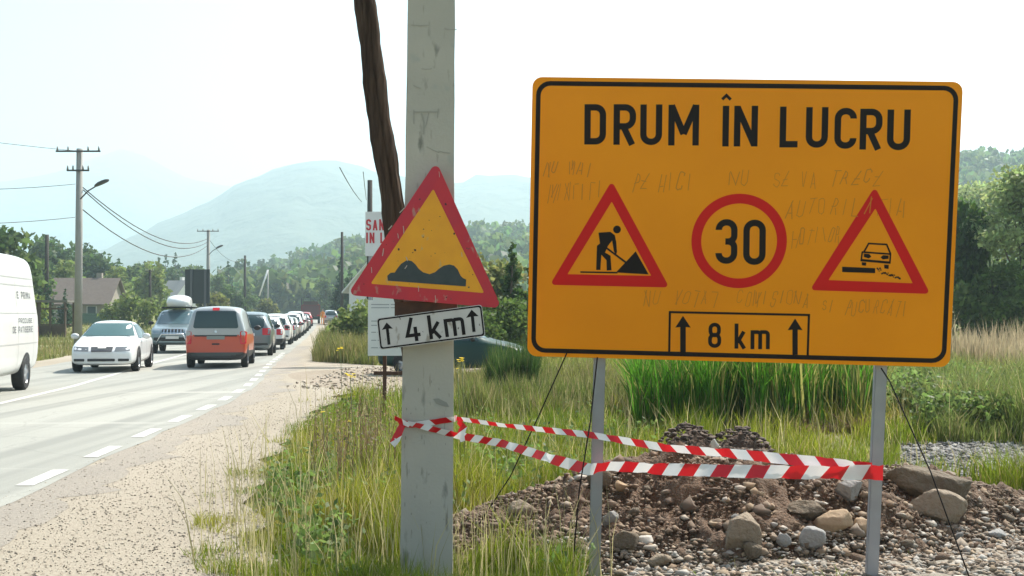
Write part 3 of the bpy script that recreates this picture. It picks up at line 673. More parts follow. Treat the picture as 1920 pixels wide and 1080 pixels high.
# shoulder gravel
n = 30000; Y = 1 / RS.uniform(1 / 30, 1 / 6.2, n); X = redge(Y) - .1 + RS.uniform(0, 1, n) ** .8 * (vline(Y) + .5 - redge(Y)); 
debris('shoulder_gravel', X, Y, .004 + .018 * RS.uniform(0, 1, n) ** 4, [(.38, .33, .26), (.34, .29, .23), (.29, .245, .19), (.42, .37, .30), (.22, .18, .14)], 'loose small gravel strewn over the dusty shoulder', zf=lambda X, Y: rise(Y) + .001)
n = 2600; Y = RS.uniform(22, 36, n); X = RS.uniform(-5, 2.5, n); k = ((X + 1.2) / 5.2) ** 2 + ((Y - 30.5) / 7) ** 2 < .95; X, Y = X[k], Y[k]
debris('dirt_stones', X, Y, .03 + .08 * RS.uniform(0, 1, len(X)) ** 2, [(.34, .28, .21), (.25, .19, .14), (.42, .36, .29)], 'stones strewn over the dirt entrance', zf=lambda X, Y: G(X, Y) + .06)

# pickable stones in the heap: parts
stones = [rock_mesh('stone', 1, .8, .6, 100 + i, 1, .45, M_stone_g if i in (2, 5) else MATS.get('reddish_stone') or mat('reddish_stone', (.20, .135, .09), .95, noise=(4, (.14, .09, .06), .3), bump=(18, .6, .03)) if i % 2 else M_stone) for i in range(12)]
for i in range(170):
    while True:
        if i < 120: Y_ = random.uniform(7.2, 9.4); X_ = random.uniform(.1, .44) * Y_
        else: Y_ = random.uniform(8, 10.9); X_ = random.uniform(-.2, 4.6)
        if in_mound(X_, Y_) < 1.0 or (Y_ < 8.6 and X_ > 1.2): break
    s = .018 + .060 * random.random() ** 2.6
    o = link('stone', random.choice(stones), None, mound, (X_, Y_, float(top_z(X_, Y_)) + s * .25)); o.rotation_euler = (random.uniform(-.4, .4), random.uniform(-.4, .4), random.uniform(0, 6)); o.scale = (s, s, s)

# boulders of their own
def boulder(px, py, Y, wpx, hpx, seed, label, m=M_stone, rz=0, rx=0, ry=0, depth=.8, name='boulder', rough=.3):
    if py > 860:
        for Y in np.arange(6.8, 13, .02):
            q = P(px, py + hpx * .38, Y)
            if q.z <= float(top_z(q.x, Y)): break
    sc = FPX / Y; c = P(px, py, Y); w_, h_ = wpx / sc / 2, hpx / sc / 2
    o = link(name, rock_mesh(name, w_ * 1.15, w_ * depth, h_ * 1.25, seed, 4 if wpx > 60 else 3, rough, m), None, None, c)
    o.rotation_euler = (rx, ry, rz); tag(o, label, 'rock'); return o
M_brock = mat('brown_boulder', (.15, .115, .075), .95, noise=(3, (.09, .07, .05), .3), bump=(10, 1, .08))
boulder(1748, 912, 10.6, 176, 76, 1, 'largest long brown boulder lying right of the right post', M_brock, .1, 0, .08, .5)
boulder(1758, 952, 9.5, 102, 56, 2, 'pale flat-topped boulder in front of the largest brown one', M_stone, -.1, .1, .12, .7)
boulder(1559, 978, 8.9, 84, 40, 3, 'tan oblong rock left of the right post, above the round grey stone', mat('tan_rock', (.36, .26, .16), .9, noise=(5, (.27, .19, .12), .3), bump=(18, .5, .03)), 0, 0, 0, .7)
boulder(1516, 954, 9.6, 76, 30, 4, 'reddish brown rock behind the tan oblong rock', M_brock, 0, 0, 0, .7)
boulder(1526, 1012, 8.35, 46, 46, 5, 'round grey river stone in the rubble left of the right post', M_stone_g, 0, 0, 0, .8, rough=.12)
boulder(1393, 1000, 8.55, 84, 70, 6, 'broad blunt brown rock in the middle of the rubble', M_stone, .3, .2, 0, .7)
boulder(1146, 974, 9.1, 44, 34, 7, 'light grey slab standing tilted just right of the left post', M_stone_g, .3, .6, -.5, .3)
boulder(1175, 1018, 8.4, 56, 34, 8, 'dark brown stone below the tilted slab', M_brock, 0, 0, 0, .7)
boulder(980, 958, 9.9, 44, 34, 9, 'rounded brown stone on the left slope of the soil heap', M_stone, 0, 0, 0, .8)
boulder(1213, 1012, 8.5, 28, 16, 10, 'small pale oval stone right of the dark brown stone', mat('pale_stone', (.5, .46, .40), .9), 0, 0, 0, .8)
boulder(1592, 918, 10.5, 62, 40, 11, 'pale grey rock just below the striped tape near the right post', M_stone_g, 0, 0, 0, .6)
boulder(1128, 898, 10.9, 54, 44, 12, 'grey-brown rock behind the left post at the crest of the heap', M_brock, 0, 0, 0, .7)
boulder(1165, 912, 10.3, 26, 20, 13, 'small tan stone right of the left post under the tape', MATS['tan_rock'], 0, 0, 0, .7)
boulder(1618, 990, 8.8, 38, 30, 14, 'yellowish stone touching the right post from the left', MATS['tan_rock'], 0, 0, 0, .7)
boulder(1340, 834, 12.0, 14, 20, 15, 'small white stone on the dark clump of earth', mat('white_stone', (.7, .68, .62), .8), 0, .3, 0, .6)
boulder(1467, 1015, 8.3, 28, 24, 16, 'small pale grey stone left of the round river stone', M_stone_g, 0, 0, 0, .8)
boulder(1412, 1035, 7.9, 44, 36, 17, 'reddish stone below the broad blunt brown rock', M_brock, .4, .2, .2, .7)
boulder(1240, 1048, 7.7, 50, 26, 18, 'flat grey-brown stone at the bottom of the photo', M_stone, .4, .1, 0, .7)
boulder(1870, 1002, 8.4, 40, 20, 19, 'grey stone in the gravel at the right edge', M_stone_g, .4, .1, 0, .7)
boulder(640, 648, 58, 20, 12, 20, 'pale stone lying in the grass beside the far shoulder', MATS['pale_stone'], 0, 0, 0, .7)
exec_later = []

# ------------------------------------------------------------------ flat drawing helpers
def fillet(pts, rad, closed=False, seg=6):
    out = []; n = len(pts)
    for i, p in enumerate(pts):
        r = rad[i] if isinstance(rad, (list, tuple)) else rad
        if r <= 0 or (not closed and i in (0, n - 1)): out.append(tuple(p)); continue
        a = Vector(pts[i - 1]) - Vector(p); b = Vector(pts[(i + 1) % n]) - Vector(p); la, lb = a.length, b.length
        if la < 1e-9 or lb < 1e-9: out.append(tuple(p)); continue
        a /= la; b /= lb; ang = a.angle(b); tt = min(r / math.tan(ang / 2), la * .5 if closed or 0 < i - 1 else la * .98, lb * .5 if closed or i + 1 < n - 1 else lb * .98)
        rr = tt * math.tan(ang / 2); c = Vector(p) + (a + b).normalized() * (rr / math.sin(ang / 2))
        p0, p1 = Vector(p) + a * tt - c, Vector(p) + b * tt - c
        a0 = math.atan2(p0.y, p0.x); a1 = math.atan2(p1.y, p1.x); da = (a1 - a0 + math.pi) % (2 * math.pi) - math.pi
        for k in range(seg + 1): an = a0 + da * k / seg; out.append((c.x + rr * math.cos(an), c.y + rr * math.sin(an)))
    return out

class Face:
    """flat drawing on a plane: map2(u, v) -> local 3D point; lift = distance in front of the sheet"""
    def __init__(s, to3, scale=1): s.to3 = to3; s.bm = bmesh.new(); s.k = 0; s.scale = scale
    def poly(s, pts, lift):
        vs = [s.bm.verts.new(s.to3(p[0], p[1], lift)) for p in pts]
        try: f = s.bm.faces.new(vs)
        except ValueError: return
        f.normal_update()
        bmesh.ops.triangulate(s.bm, faces=[f])
    def ring(s, outer, inner, lift):
        a = [s.bm.verts.new(s.to3(*p, lift)) for p in outer]; b = [s.bm.verts.new(s.to3(*p, lift)) for p in inner]; n = len(a)
        for i in range(n): s.bm.faces.new((a[i], a[(i + 1) % n], b[(i + 1) % n], b[i]))
    def stroke(s, pts, wd, lift, closed=False):
        s.k += 1; lift = lift + (s.k % 7) * .00012
        P2 = [Vector((p[0], p[1])) for p in pts]
        q = [P2[0]]
        for p in P2[1:]:
            if (p - q[-1]).length > 1e-5: q.append(p)
        if closed and (q[0] - q[-1]).length < 1e-5: q.pop()
        P2 = q; n = len(P2); L, R = [], []
        for i in range(n):
            pa = P2[i - 1] if (i > 0 or closed) else None; pb = P2[(i + 1) % n] if (i < n - 1 or closed) else None
            d0 = (P2[i] - pa).normalized() if pa is not None else None; d1 = (pb - P2[i]).normalized() if pb is not None else None
            if d0 is None: d0 = d1
            if d1 is None: d1 = d0
            n0 = Vector((-d0.y, d0.x)); n1 = Vector((-d1.y, d1.x)); m = n0 + n1
            if m.length < 1e-6: m = n0.copy()
            m.normalize(); ln = min(wd / 2 / max(.3, m.dot(n0)), wd)
            L.append(P2[i] + m * ln); R.append(P2[i] - m * ln)
        l = [s.bm.verts.new(s.to3(*p, lift)) for p in L]; r = [s.bm.verts.new(s.to3(*p, lift)) for p in R]
        for i in range(n if closed else n - 1):
            j = (i + 1) % n; s.bm.faces.new((l[i], l[j], r[j], r[i]))
    def done(s, name, m, parent=None):
        bmesh.ops.recalc_face_normals(s.bm, faces=s.bm.faces[:])
        return bm_obj(name, s.bm, m, parent)

def glyph(ch, W, H, t):
    """strokes (points, closed) of a DIN-like letter, box W x H, y up"""
    h = t / 2; l, r, b, T = h, W - h, h, H - h; cx = W / 2; q = min((r - l) * .48, H * .24); m = H * .5
    f = fillet
    g = {
        'D': [(f([(l, b), (l, T), (r, T), (r, b)], [0, 0, q, q], True), 1)],
        'R': [(f([(l, 0), (l, T), (r, T), (r, m - h * .6), (l + h, m - h * .6)], [0, 0, q, q, 0]), 0), ([(cx - .1 * W, m), (r - .02 * W, 0)], 0)],
        'P': [(f([(l, 0), (l, T), (r, T), (r, m - h), (l + h, m - h)], [0, 0, q, q, 0]), 0)],
        'U': [(f([(l, H), (l, b), (r, b), (r, H)], [0, q, q, 0]), 0)],
        'L': [([(l, H), (l, b), (W, b)], 0)], 'I': [([(cx, 0), (cx, H)], 0)],
        'E': [([(W, T), (l, T), (l, b), (W, b)], 0), ([(l + h, m), (W * .85, m)], 0)],
        'T': [([(0, T), (W, T)], 0), ([(cx, T - h), (cx, 0)], 0)],
        'H': [([(l, 0), (l, H)], 0), ([(r, 0), (r, H)], 0), ([(l + h, m), (r - h, m)], 0)],
        'A': [([(l, 0), (cx, T)], 0), ([(cx, T), (r, 0)], 0), ([(W * .25, H * .28), (W * .75, H * .28)], 0)],
        'V': [([(l, H), (cx, b)], 0), ([(cx, b), (r, H)], 0)],
        'Z': [([(0, T), (r, T), (l, b), (W, b)], 0)],
        'C': [(f([(r, H * .74), (r, T), (l, T), (l, b), (r, b), (r, H * .26)], [0, q, q, q, q, 0]), 0)],
        'O': [(f([(l, b), (l, T), (r, T), (r, b)], q, True), 1)], '0': [(f([(l, b), (l, T), (r, T), (r, b)], q, True), 1)],
        'S': [(f([(r, H * .74), (r, T), (l, T), (l, m), (r, m), (r, b), (l, b), (l, H * .26)], [0, q, q, q, q, q, q, 0]), 0)],
        '3': [(f([(l, H * .76), (l, T), (r, T), (r, m), (cx - .05 * W, m)], [0, q, q, q * .8, 0]), 0), (f([(cx - .05 * W, m + .0), (r, m), (r, b), (l, b), (l, H * .24)], [0, q * .8, q, q, 0]), 0)],
        '8': [(f([(l + .03 * W, m), (l + .03 * W, T), (r - .03 * W, T), (r - .03 * W, m)], q, True), 1), (f([(l, b), (l, m + t * .15), (r, m + t * .15), (r, b)], q, True), 1)],
        '4': [([(W * .52, H), (l, H * .26), (W, H * .26)], 0), ([(W * .70, 0), (W * .70, H * .6)], 0)],
        'k': [([(l, 0), (l, H)], 0), ([(l + h * .5, H * .24), (r - h * .3, H * .68)], 0), ([(W * .36, H * .36), (r, 0)], 0)],
        'm': [([(l, 0), (l, H)], 0), (f([(l, T), (cx, T), (cx, 0)], [0, q * .6, 0]), 0), (f([(cx, T), (r, T), (r, 0)], [0, q * .6, 0]), 0)],
        'N': [([(l, 0), (l, H)], 0), ([(r, 0), (r, H)], 0), ([(l, H - t * .2), (r, t * .2)], 0)],
        'M': [([(l, 0), (l, H)], 0), ([(r, 0), (r, H)], 0), ([(l, H - t * .1), (cx, H * .28)], 0), ([(cx, H * .28), (r, H - t * .1)], 0)],
    }
    return g.get(ch, [])

# ------------------------------------------------------------------ big orange works board
a_, b_, c_ = .0975, .0245, -.0649
BR = Matrix.Rotation(c_, 3, 'Z') @ Matrix.Rotation(a_, 3, 'X') @ Matrix.Rotation(b_, 3, 'Y')
BC = Vector((1.3953, 7.15, 2.1668)); BW, BH = 2.576, 1.7196
board = empty('road_works_board', BC); board.rotation_euler = BR.to_euler()
tag(board, 'large orange road works board reading DRUM ÎN LUCRU on two grey steel posts', 'road sign')
def px2b(px, py):
    o = BR.transposed() @ (Vector((0, 0, CAM_H)) - BC); d = BR.transposed() @ (P(px, py, 1) - Vector((0, 0, CAM_H))); t_ = -o.y / d.y; q = o + d * t_
    return (q.x, q.z)
def b3(u, v, lift): return Vector((u, -.004 - lift, v))
BK = 1 / 311.0
def rrect(x0, x1, y0, y1, r, seg=6): return fillet([(x0, y0), (x1, y0), (x1, y1), (x0, y1)], r, True, seg)
bm = bmesh.new(); out = rrect(-BW / 2, BW / 2, -BH / 2, BH / 2, .06)
fr = [bm.verts.new((p[0], -.004, p[1])) for p in out]; bk = [bm.verts.new((p[0], .018, p[1])) for p in out]
bm.faces.new(fr); bm.faces.new(bk[::-1])
for i in range(len(out)): bm.faces.new((fr[i], bk[i], bk[(i + 1) % len(out)], fr[(i + 1) % len(out)]))
bmesh.ops.recalc_face_normals(bm, faces=bm.faces[:])
bm_obj('panel', bm, M_orange, board)
F = Face(b3); F.ring(rrect(-BW / 2 + .024, BW / 2 - .024, -BH / 2 + .024, BH / 2 - .024, .085), rrect(-BW / 2 + .052, BW / 2 - .052, -BH / 2 + .052, BH / 2 - .052, .06), .001); F.done('border', M_black, board)
def put(F, ch, x0, x1, yt, yb, tpx, mapf=px2b, lift=.001, k=BK, jit=None):
    p0, p1, p2 = Vector(mapf(x0, yb)), Vector(mapf(x1, yb)), Vector(mapf(x0, yt))
    ex = (p1 - p0); W = ex.length; ex = ex / W; up = Vector((-ex.y, ex.x)); H = (p2 - p0).dot(up)
    if H < 0: up, H = -up, -H
    for pts, cl in glyph(ch, W, H, tpx * k):
        if jit:
            sh_ = jit.uniform(.02, .32); dx, dy = jit.uniform(-.12, .12) * W, jit.uniform(-.08, .08) * H
            pts = [(a + b * sh_ + dx + jit.uniform(-.05, .05) * W, b + dy + jit.uniform(-.04, .04) * H) for a, b in pts[::2] + ([pts[-1]] if len(pts) % 2 == 0 else [])]; cl = 0
        F.stroke([(p0 + ex * a + up * b)[:] for a, b in pts], tpx * k, lift, bool(cl))
for ch, x0, x1, yt, yb in [('D', 1095.5, 1136, 195.5, 271), ('R', 1150, 1192, 195.5, 271.5), ('U', 1200, 1241, 196, 272), ('M', 1252.6, 1310, 196.5, 272.8), ('I', 1354, 1366, 198.5, 274.7), ('N', 1375.5, 1420, 198.5, 274.7),
                           ('L', 1461, 1495, 200, 276.5), ('U', 1510, 1551.5, 201, 277), ('C', 1563.5, 1605, 202.5, 279), ('R', 1611, 1653, 204, 280.5), ('U', 1662, 1705.5, 205.5, 281.6)]:
    F = Face(b3); put(F, ch, x0, x1, yt, yb, 12)
    if ch == 'I': F.stroke([px2b(1354, 186.5), px2b(1362, 179), px2b(1370, 187)], 5.5 * BK, .001)
    F.done('letter', M_black, board)
def tri_ring(F, outer, inner, lift, r, mapf): F.ring(fillet([mapf(*p) for p in outer], r, True, 4), fillet([mapf(*p) for p in inner], r * .15, True, 4), lift)
F = Face(b3); tri_ring(F, [(1147, 339), (1031, 534), (1255, 539)], [(1147, 378), (1064, 514), (1221, 517)], .001, .018, px2b); F.done('triangle_symbol_frame', M_red, board)
F = Face(b3); tri_ring(F, [(1640, 350), (1518, 544), (1744, 551)], [(1641, 391), (1553, 525), (1711, 531)], .001, .018, px2b); F.done('triangle_symbol_frame', M_red, board)
cc_ = Vector(px2b(1385.5, 452)); F = Face(b3)
F.ring([(cc_.x + .2885 * math.cos(k * math.pi / 32), cc_.y + .2885 * math.sin(k * math.pi / 32)) for k in range(64)], [(cc_.x + .229 * math.cos(k * math.pi / 32), cc_.y + .229 * math.sin(k * math.pi / 32)) for k in range(64)], .001)
F.done('speed_limit_ring', M_red, board)
for ch, x0, x1, yt, yb in [('3', 1341, 1382, 411, 494.5), ('0', 1393, 1435, 412, 496.5)]:
    F = Face(b3); put(F, ch, x0, x1, yt, yb, 12); F.done('digit', M_black, board)
z7 = lambda x, y: px2b(980 + x / 3.375, 400 + y / 3.375); z8 = lambda x, y: px2b(1340 + x / 3.3103, 400 + y / 3.3103)
# digging worker
F = Face(b3)
F.poly([z7(*p) for p in [(480, 122), (555, 117), (583, 138), (592, 180), (597, 245), (590, 262), (577, 240), (566, 172), (540, 205), (521, 248), (556, 268), (562, 360), (532, 362), (530, 296), (498, 262), (492, 358), (465, 358), (470, 205), (489, 190), (484, 155)]], .001)
hc = Vector(z7(597, 102)); F.poly([(hc.x + .024 * math.cos(k * .3927), hc.y + .024 * math.sin(k * .3927)) for k in range(16)], .001)
F.stroke([z7(525, 215), z7(655, 312)], 3.6 * BK, .0012); F.poly([z7(590, 374), z7(715, 240), z7(797, 386)], .0011); F.stroke([z7(365, 371), z7(600, 375)], 3 * BK, .0011)
F.done('digging_worker_symbol', M_black, board)
# car with gravel
F = Face(b3)
F.stroke([z8(925, 240), z8(955, 187), z8(1066, 193), z8(1090, 250)], 3.2 * BK, .0012)
F.stroke([z8(912, 240), z8(1094, 253)], 3.2 * BK, .0012); F.stroke([z8(905, 290), z8(1090, 306)], 4.5 * BK, .0012)
F.stroke([z8(915, 240), z8(908, 295)], 3 * BK, .0012); F.stroke([z8(1090, 250), z8(1086, 310)], 3 * BK, .0012)
F.poly([z8(*p) for p in [(925, 250), (958, 252), (972, 268), (955, 280), (925, 270)]], .0012); F.poly([z8(*p) for p in [(1078, 262), (1045, 259), (1028, 272), (1042, 286), (1078, 282)]], .0012)
F.poly([z8(*p) for p in [(912, 303), (940, 305), (938, 325), (912, 322)]], .0012); F.poly([z8(*p) for p in [(1050, 318), (1080, 320), (1078, 345), (1052, 342)]], .0012)
F.poly([z8(*p) for p in [(790, 331), (995, 340), (995, 371), (790, 364)]], .0011)
rr_ = random.Random(3)
for k in range(26):
    x = 1008 + k * 5.6; y = 350 + k * 2.1 + rr_.uniform(-16, 16) * (1 - k / 40); s_ = rr_.uniform(4, 7); F.poly([z8(x - s_, y - s_ * .6), z8(x + s_ * .6, y - s_), z8(x + s_, y + s_ * .5), z8(x - s_ * .4, y + s_)], .0011 + .0001 * (k % 5))
F.done('car_on_loose_edge_symbol', M_black, board)
# distance box
F = Face(b3); F.stroke([px2b(1254.5, 667), px2b(1256, 585), px2b(1516.5, 590.5), px2b(1514, 671)], 4.2 * BK, .001); F.done('distance_frame', M_black, board)
def arrow(F, x, yt, yb, hw, hh, sw, mapf, lift=.001):
    F.poly([mapf(*p) for p in [(x, yt), (x + hw, yt + hh), (x + sw / 2, yt + hh - 1), (x + sw / 2, yb), (x - sw / 2, yb), (x - sw / 2, yt + hh - 1), (x - hw, yt + hh)]], lift)
F = Face(b3); arrow(F, 1280.5, 592, 661, 14.5, 22, 10.5, px2b); F.done('arrow', M_black, board)
F = Face(b3); arrow(F, 1490.5, 597, 665, 14, 22, 10, px2b); F.done('arrow', M_black, board)
for ch, x0, x1, yt, yb in [('8', 1327.5, 1352, 605, 652), ('k', 1377, 1399, 606.5, 653.5), ('m', 1407, 1443, 619, 654.5)]:
    F = Face(b3); put(F, ch, x0, x1, yt, yb, 7.2); F.done('digit' if ch == '8' else 'letter', M_black, board)
# pencilled scribbles
rr_ = random.Random(5)
for s_, x0, x1, yt, yb in [('NU MAI', 1018, 1112, 302, 326), ('MINTITI', 1026, 1132, 343, 374), ('PE AICI', 1183, 1300, 326, 358), ('NU', 1368, 1410, 322, 350), ('SE VA', 1450, 1535, 322, 350), ('TRECE', 1556, 1655, 318, 346),
                           ('AUTORIZATIA', 1470, 1702, 372, 405), ('HOTILOR', 1482, 1578, 428, 458), ('NU VOTAT', 1206, 1350, 545, 572), ('COMISIONA', 1380, 1520, 547, 574), ('SI', 1541, 1561, 562, 584), ('PUCURCATI', 1582, 1702, 562, 590)]:
    F = Face(b3); n = len(s_); st = (x1 - x0) / n
    for i, ch in enumerate(s_):
        if ch == ' ': continue
        xa = x0 + i * st + rr_.uniform(-1, 1); dy = rr_.uniform(-3, 3); put(F, ch, xa, xa + st * rr_.uniform(.55, .75), yt + dy, yb + dy + rr_.uniform(-4, 4), rr_.uniform(1.0, 1.9), lift=.0006, jit=rr_)
    F.done('scribble', M_scribble, board)
# posts, rails, clamps
for xl in (-.838, .887):
    T = Vector((xl, .052, .80)); B = Vector((xl, .052, -.86)); wT, wB = BC + BR @ T, BC + BR @ B; d = (wB - wT) / (wT.z - wB.z)
    foot = wB + d * (wB.z + .25); fl = BR.transposed() @ (foot - BC)
    bm = bmesh.new(); hw, hd = .037, .025
    vs = []
    for c in (fl, T):
        vs.append([bm.verts.new(c + Vector((sx * hw, sy * hd, 0))) for sx, sy in ((-1, -1), (1, -1), (1, 1), (-1, 1))])
    for k in range(4): bm.faces.new((vs[0][k], vs[0][(k + 1) % 4], vs[1][(k + 1) % 4], vs[1][k]))
    bm.faces.new(vs[0][::-1]); bm.faces.new(vs[1])
    bmesh.ops.bevel(bm, geom=[e for e in bm.edges if abs((e.verts[0].co - e.verts[1].co).z) > 1], offset=.006, segments=2, affect='EDGES')
    po = bm_obj('post', bm, M_galv, board)
    for zz in (-.62, .55): box('clamp', xl - .055, xl + .055, .020, .083, zz - .02, zz + .02, M_galv, po)
for zz in (-.62, .55): box('rail', -1.2, 1.2, .0185, .0265, zz - .035, zz + .035, M_galv, board)

# bracing cords
def cord(name, pts, r, label, m=None): o = tube(name, pts, r, m or M_black, n=5); tag(o, label, 'cord'); return o
def gp(px, py, Y): return P(px, py, Y)
cord('guy_wire', [gp(1066, 655, 7.25), gp(1010, 780, 7.7), gp(957, 893, 8.2), gp(880, 1010, 8.5)], .0045, 'thin dark wire slanting down left of the left post, nearest the concrete pole')
cord('guy_wire', [gp(1120, 670, 7.22), gp(1107, 790, 7.1), gp(1086, 920, 7.0), gp(1072, 1085, 6.9)], .0045, 'thin dark wire hanging just left of the left post')
cord('guy_wire', [gp(1652, 690, 7.12), gp(1668, 715, 7.1), gp(1745, 885, 6.95), gp(1822, 1095, 6.8)], .0045, 'thin dark wire slanting down to the right from the right post')

# ------------------------------------------------------------------ concrete pole, leaning timber
bl, br_ = P(749.5, 1100, 6.8), P(848.5, 1100, 6.8); tl, tr_ = P(764.5, 0, 6.8), P(853, 0, 6.8)
ul, ur = tl + (tl - bl) * 1.55, tr_ + (tr_ - br_) * 1.55
bm = bmesh.new(); rows = []; NR = 40
for i in range(NR + 1):
    t_ = i / NR; l_, r_ = bl.lerp(ul, t_), br_.lerp(ur, t_); dp = .25 - .08 * t_; z = l_.z
    wob = [random.uniform(-.0022, .0022) for _ in range(4)]
    rows.append([bm.verts.new(p) for p in ((l_.x + wob[0], 6.8 + wob[1], z), (r_.x + wob[2], 6.8 + wob[1], z), (r_.x - .012 + wob[3], 6.8 + dp, z), (l_.x + .012, 6.8 + dp, z))])
for a, b in zip(rows, rows[1:]):
    for k in range(4): bm.faces.new((a[k], a[(k + 1) % 4], b[(k + 1) % 4], b[k]))
bm.faces.new(rows[0][::-1]); bm.faces.new(rows[-1])
bmesh.ops.bevel(bm, geom=[e for e in bm.edges if abs((e.verts[0].co - e.verts[1].co).z) > .05], offset=.012, segments=2, affect='EDGES')
m = mat('pole_concrete', (.48, .44, .375), .92, noise=(2.2, (.37, .345, .30), .35), bump=(55, .5, .006))
nt = m.node_tree; N, L = nt.nodes, nt.links; b = N['Principled BSDF']; cur = b.inputs['Base Color'].links[0].from_socket
def addmask(nt, cur, vec_scale, scale, lo, hi, colr, det=8):
    N, L = nt.nodes, nt.links; tc = N.new('ShaderNodeTexCoord'); mp = N.new('ShaderNodeMapping'); mp.inputs['Scale'].default_value = vec_scale; nz = N.new('ShaderNodeTexNoise')
    nz.inputs['Scale'].default_value = scale; nz.inputs['Detail'].default_value = det; L.new(tc.outputs['Object'], mp.inputs[0]); L.new(mp.outputs[0], nz.inputs[0])
    cr = N.new('ShaderNodeValToRGB'); cr.color_ramp.elements[0].position = lo; cr.color_ramp.elements[1].position = hi; L.new(nz.outputs['Fac'], cr.inputs[0])
    mx = N.new('ShaderNodeMixRGB'); L.new(cr.outputs[0], mx.inputs[0]); L.new(cur, mx.inputs[1]); mx.inputs[2].default_value = (*colr, 1); return mx.outputs[0]
cur = addmask(nt, cur, (1, 1, .35), 14, .62, .74, (.19, .185, .16)); cur = addmask(nt, cur, (5, 5, .6), 6, .64, .74, (.21, .19, .155)); cur = addmask(nt, cur, (1, 1, 1), 5, .62, .68, (.37, .36, .32)); L.new(cur, b.inputs['Base Color'])
cpole = bm_obj('concrete_pole', bm, m); tag(cpole, 'thick square pale concrete utility pole carrying the triangle sign', 'utility pole')
# casting seams, pits and the faint stencil on the face
M_stain = mat('pole_stain', (.27, .26, .23), .95); M_stain2 = mat('pole_stain_light', (.33, .315, .275), .95)
def w3(Yp): 
    return lambda px, py, lift: P(px, py, Yp) - Vector((0, lift, 0))
idm = lambda x, y: (x, y)
F = Face(w3(6.797))
for (x, y, a, l) in [(771, 47, 0, 34), (833, 54, .05, 24), (790, 129, 0, 20), (775, 160, .4, 14), (800, 275, .5, 24), (822, 283, .2, 22)]: F.stroke([(x, y), (x + l * .5, y + l * math.sin(a) * .5 + 1), (x + l, y + l * math.sin(a))], 1.6, .0004)
F.stroke([(776, 206), (776, 232)], 2, .0004); F.stroke([(776, 210), (822, 210)], 2.4, .0004); F.stroke([(790, 212), (795, 230), (794, 252)], 3.4, .0004); F.stroke([(804, 212), (800, 230), (795, 244)], 2, .0004); F.stroke([(822, 203), (820, 222)], 2, .0004)
tag(F.done('stencil_mark', M_stain2, cpole), kind='stuff')
F = Face(w3(6.797))
F.poly([(812, 748), (822, 747), (838, 755), (842, 763), (832, 762), (818, 757)], .0004); 
rr_ = random.Random(9)
for k in range(26):
    x, y = rr_.uniform(757, 842), rr_.uniform(700, 1010); l = rr_.uniform(2, 9); F.stroke([(x, y), (x + rr_.uniform(-.5, .5), y + l)], rr_.uniform(.8, 1.8), .0004)
tag(F.done('pit_mark', M_stain, cpole), kind='stuff')

# leaning timber
pts = []; rad = []
for i in range(110):
    t_ = i / 109; py = 1060 - t_ * 1900
    cxp = np.interp(py, [-900, 0, 100, 200, 300, 400, 500, 590, 1060], [560, 683, 695, 709, 724, 737, 750, 770, 818])
    wp = np.interp(py, [-900, 0, 300, 400, 590, 1060], [36, 39, 43, 42, 48, 50])
    pts.append(P(cxp + 1.6 * math.sin(py * .021), py, 7.32)); rad.append(wp / 2 / (FPX / 7.32) * (1 + .05 * math.sin(py * .05) + .03 * math.sin(py * .13)))
bm = bmesh.new(); rings = tube_bm(bm, pts, rad, 56)
for ri, r in enumerate(rings):
    c = pts[ri]
    for k, v in enumerate(r):
        an = k / 56 * 2 * math.pi; cv = Vector((math.cos(an), math.sin(an), 0)); g = mnoise.noise(cv * 2.6 + Vector((0, 0, ri * .05))) * .14 + mnoise.noise(cv * 9 + Vector((0, 0, ri * .07))) * .10 + mnoise.noise(cv * 4 + Vector((5, 0, ri * .4))) * .03
        if mnoise.noise(cv * 6 + Vector((3, 0, ri * .035))) > .33: g -= .16
        v.co = c + (v.co - c) * (1 + g)
for tname in [0]:
    o = bm_obj('leaning_timber', bm, M_wood, smooth=True); tag(o, 'dark weathered wooden pole leaning against the concrete pole', 'wooden pole')

# ------------------------------------------------------------------ warning triangle and 4 km plate on the pole
def worn(name, c1, c2, c3, s1=9):
    m = mat(name, c1, .45, noise=(s1, c2, .35)); nt = m.node_tree; b = nt.nodes['Principled BSDF']; cur = b.inputs['Base Color'].links[0].from_socket
    cur = addmask(nt, cur, (1, 1, .6), 18, .63, .70, c3); cur = addmask(nt, cur, (1, 1, 1), 30, .68, .72, (.06, .04, .035)); nt.links.new(cur, b.inputs['Base Color']); return m
M_wred = worn('worn_red', (.58, .018, .024), (.44, .016, .042), (.42, .17, .14)); M_wyel = worn('worn_yellow', (.85, .36, .005), (.72, .28, .005), (.50, .34, .15)); M_wwhite = worn('worn_white', (.60, .55, .53), (.50, .46, .44), (.33, .28, .24)); M_navy = mat('faded_black', (.018, .03, .035), .4, noise=(20, (.04, .05, .055), .4))
def sheet(name, outline, Yp, th_, m, parent=None):
    bm = bmesh.new(); a = [bm.verts.new(P(x, y, Yp)) for x, y in outline]; b = [bm.verts.new(v.co + Vector((0, th_, 0))) for v in a]
    bm.faces.new(a); bm.faces.new(b[::-1])
    for i in range(len(a)): bm.faces.new((a[i], b[i], b[(i + 1) % len(a)], a[(i + 1) % len(a)]))
    bmesh.ops.recalc_face_normals(bm, faces=bm.faces[:]); return bm_obj(name, bm, m, parent)
YT = 6.70
tri = sheet('warning_triangle', fillet([(818, 302), (651, 553), (941, 578)], 9, True, 5), YT, .004, M_wred)
tag(tri, 'weathered red and yellow bumpy road warning triangle on the concrete pole', 'road sign')
FT = w3(YT)
F = Face(FT); F.poly(fillet([(812.5, 354), (695, 532), (908, 549.5)], 2, True, 3), .0012); F.done('yellow_field', M_wyel, tri)
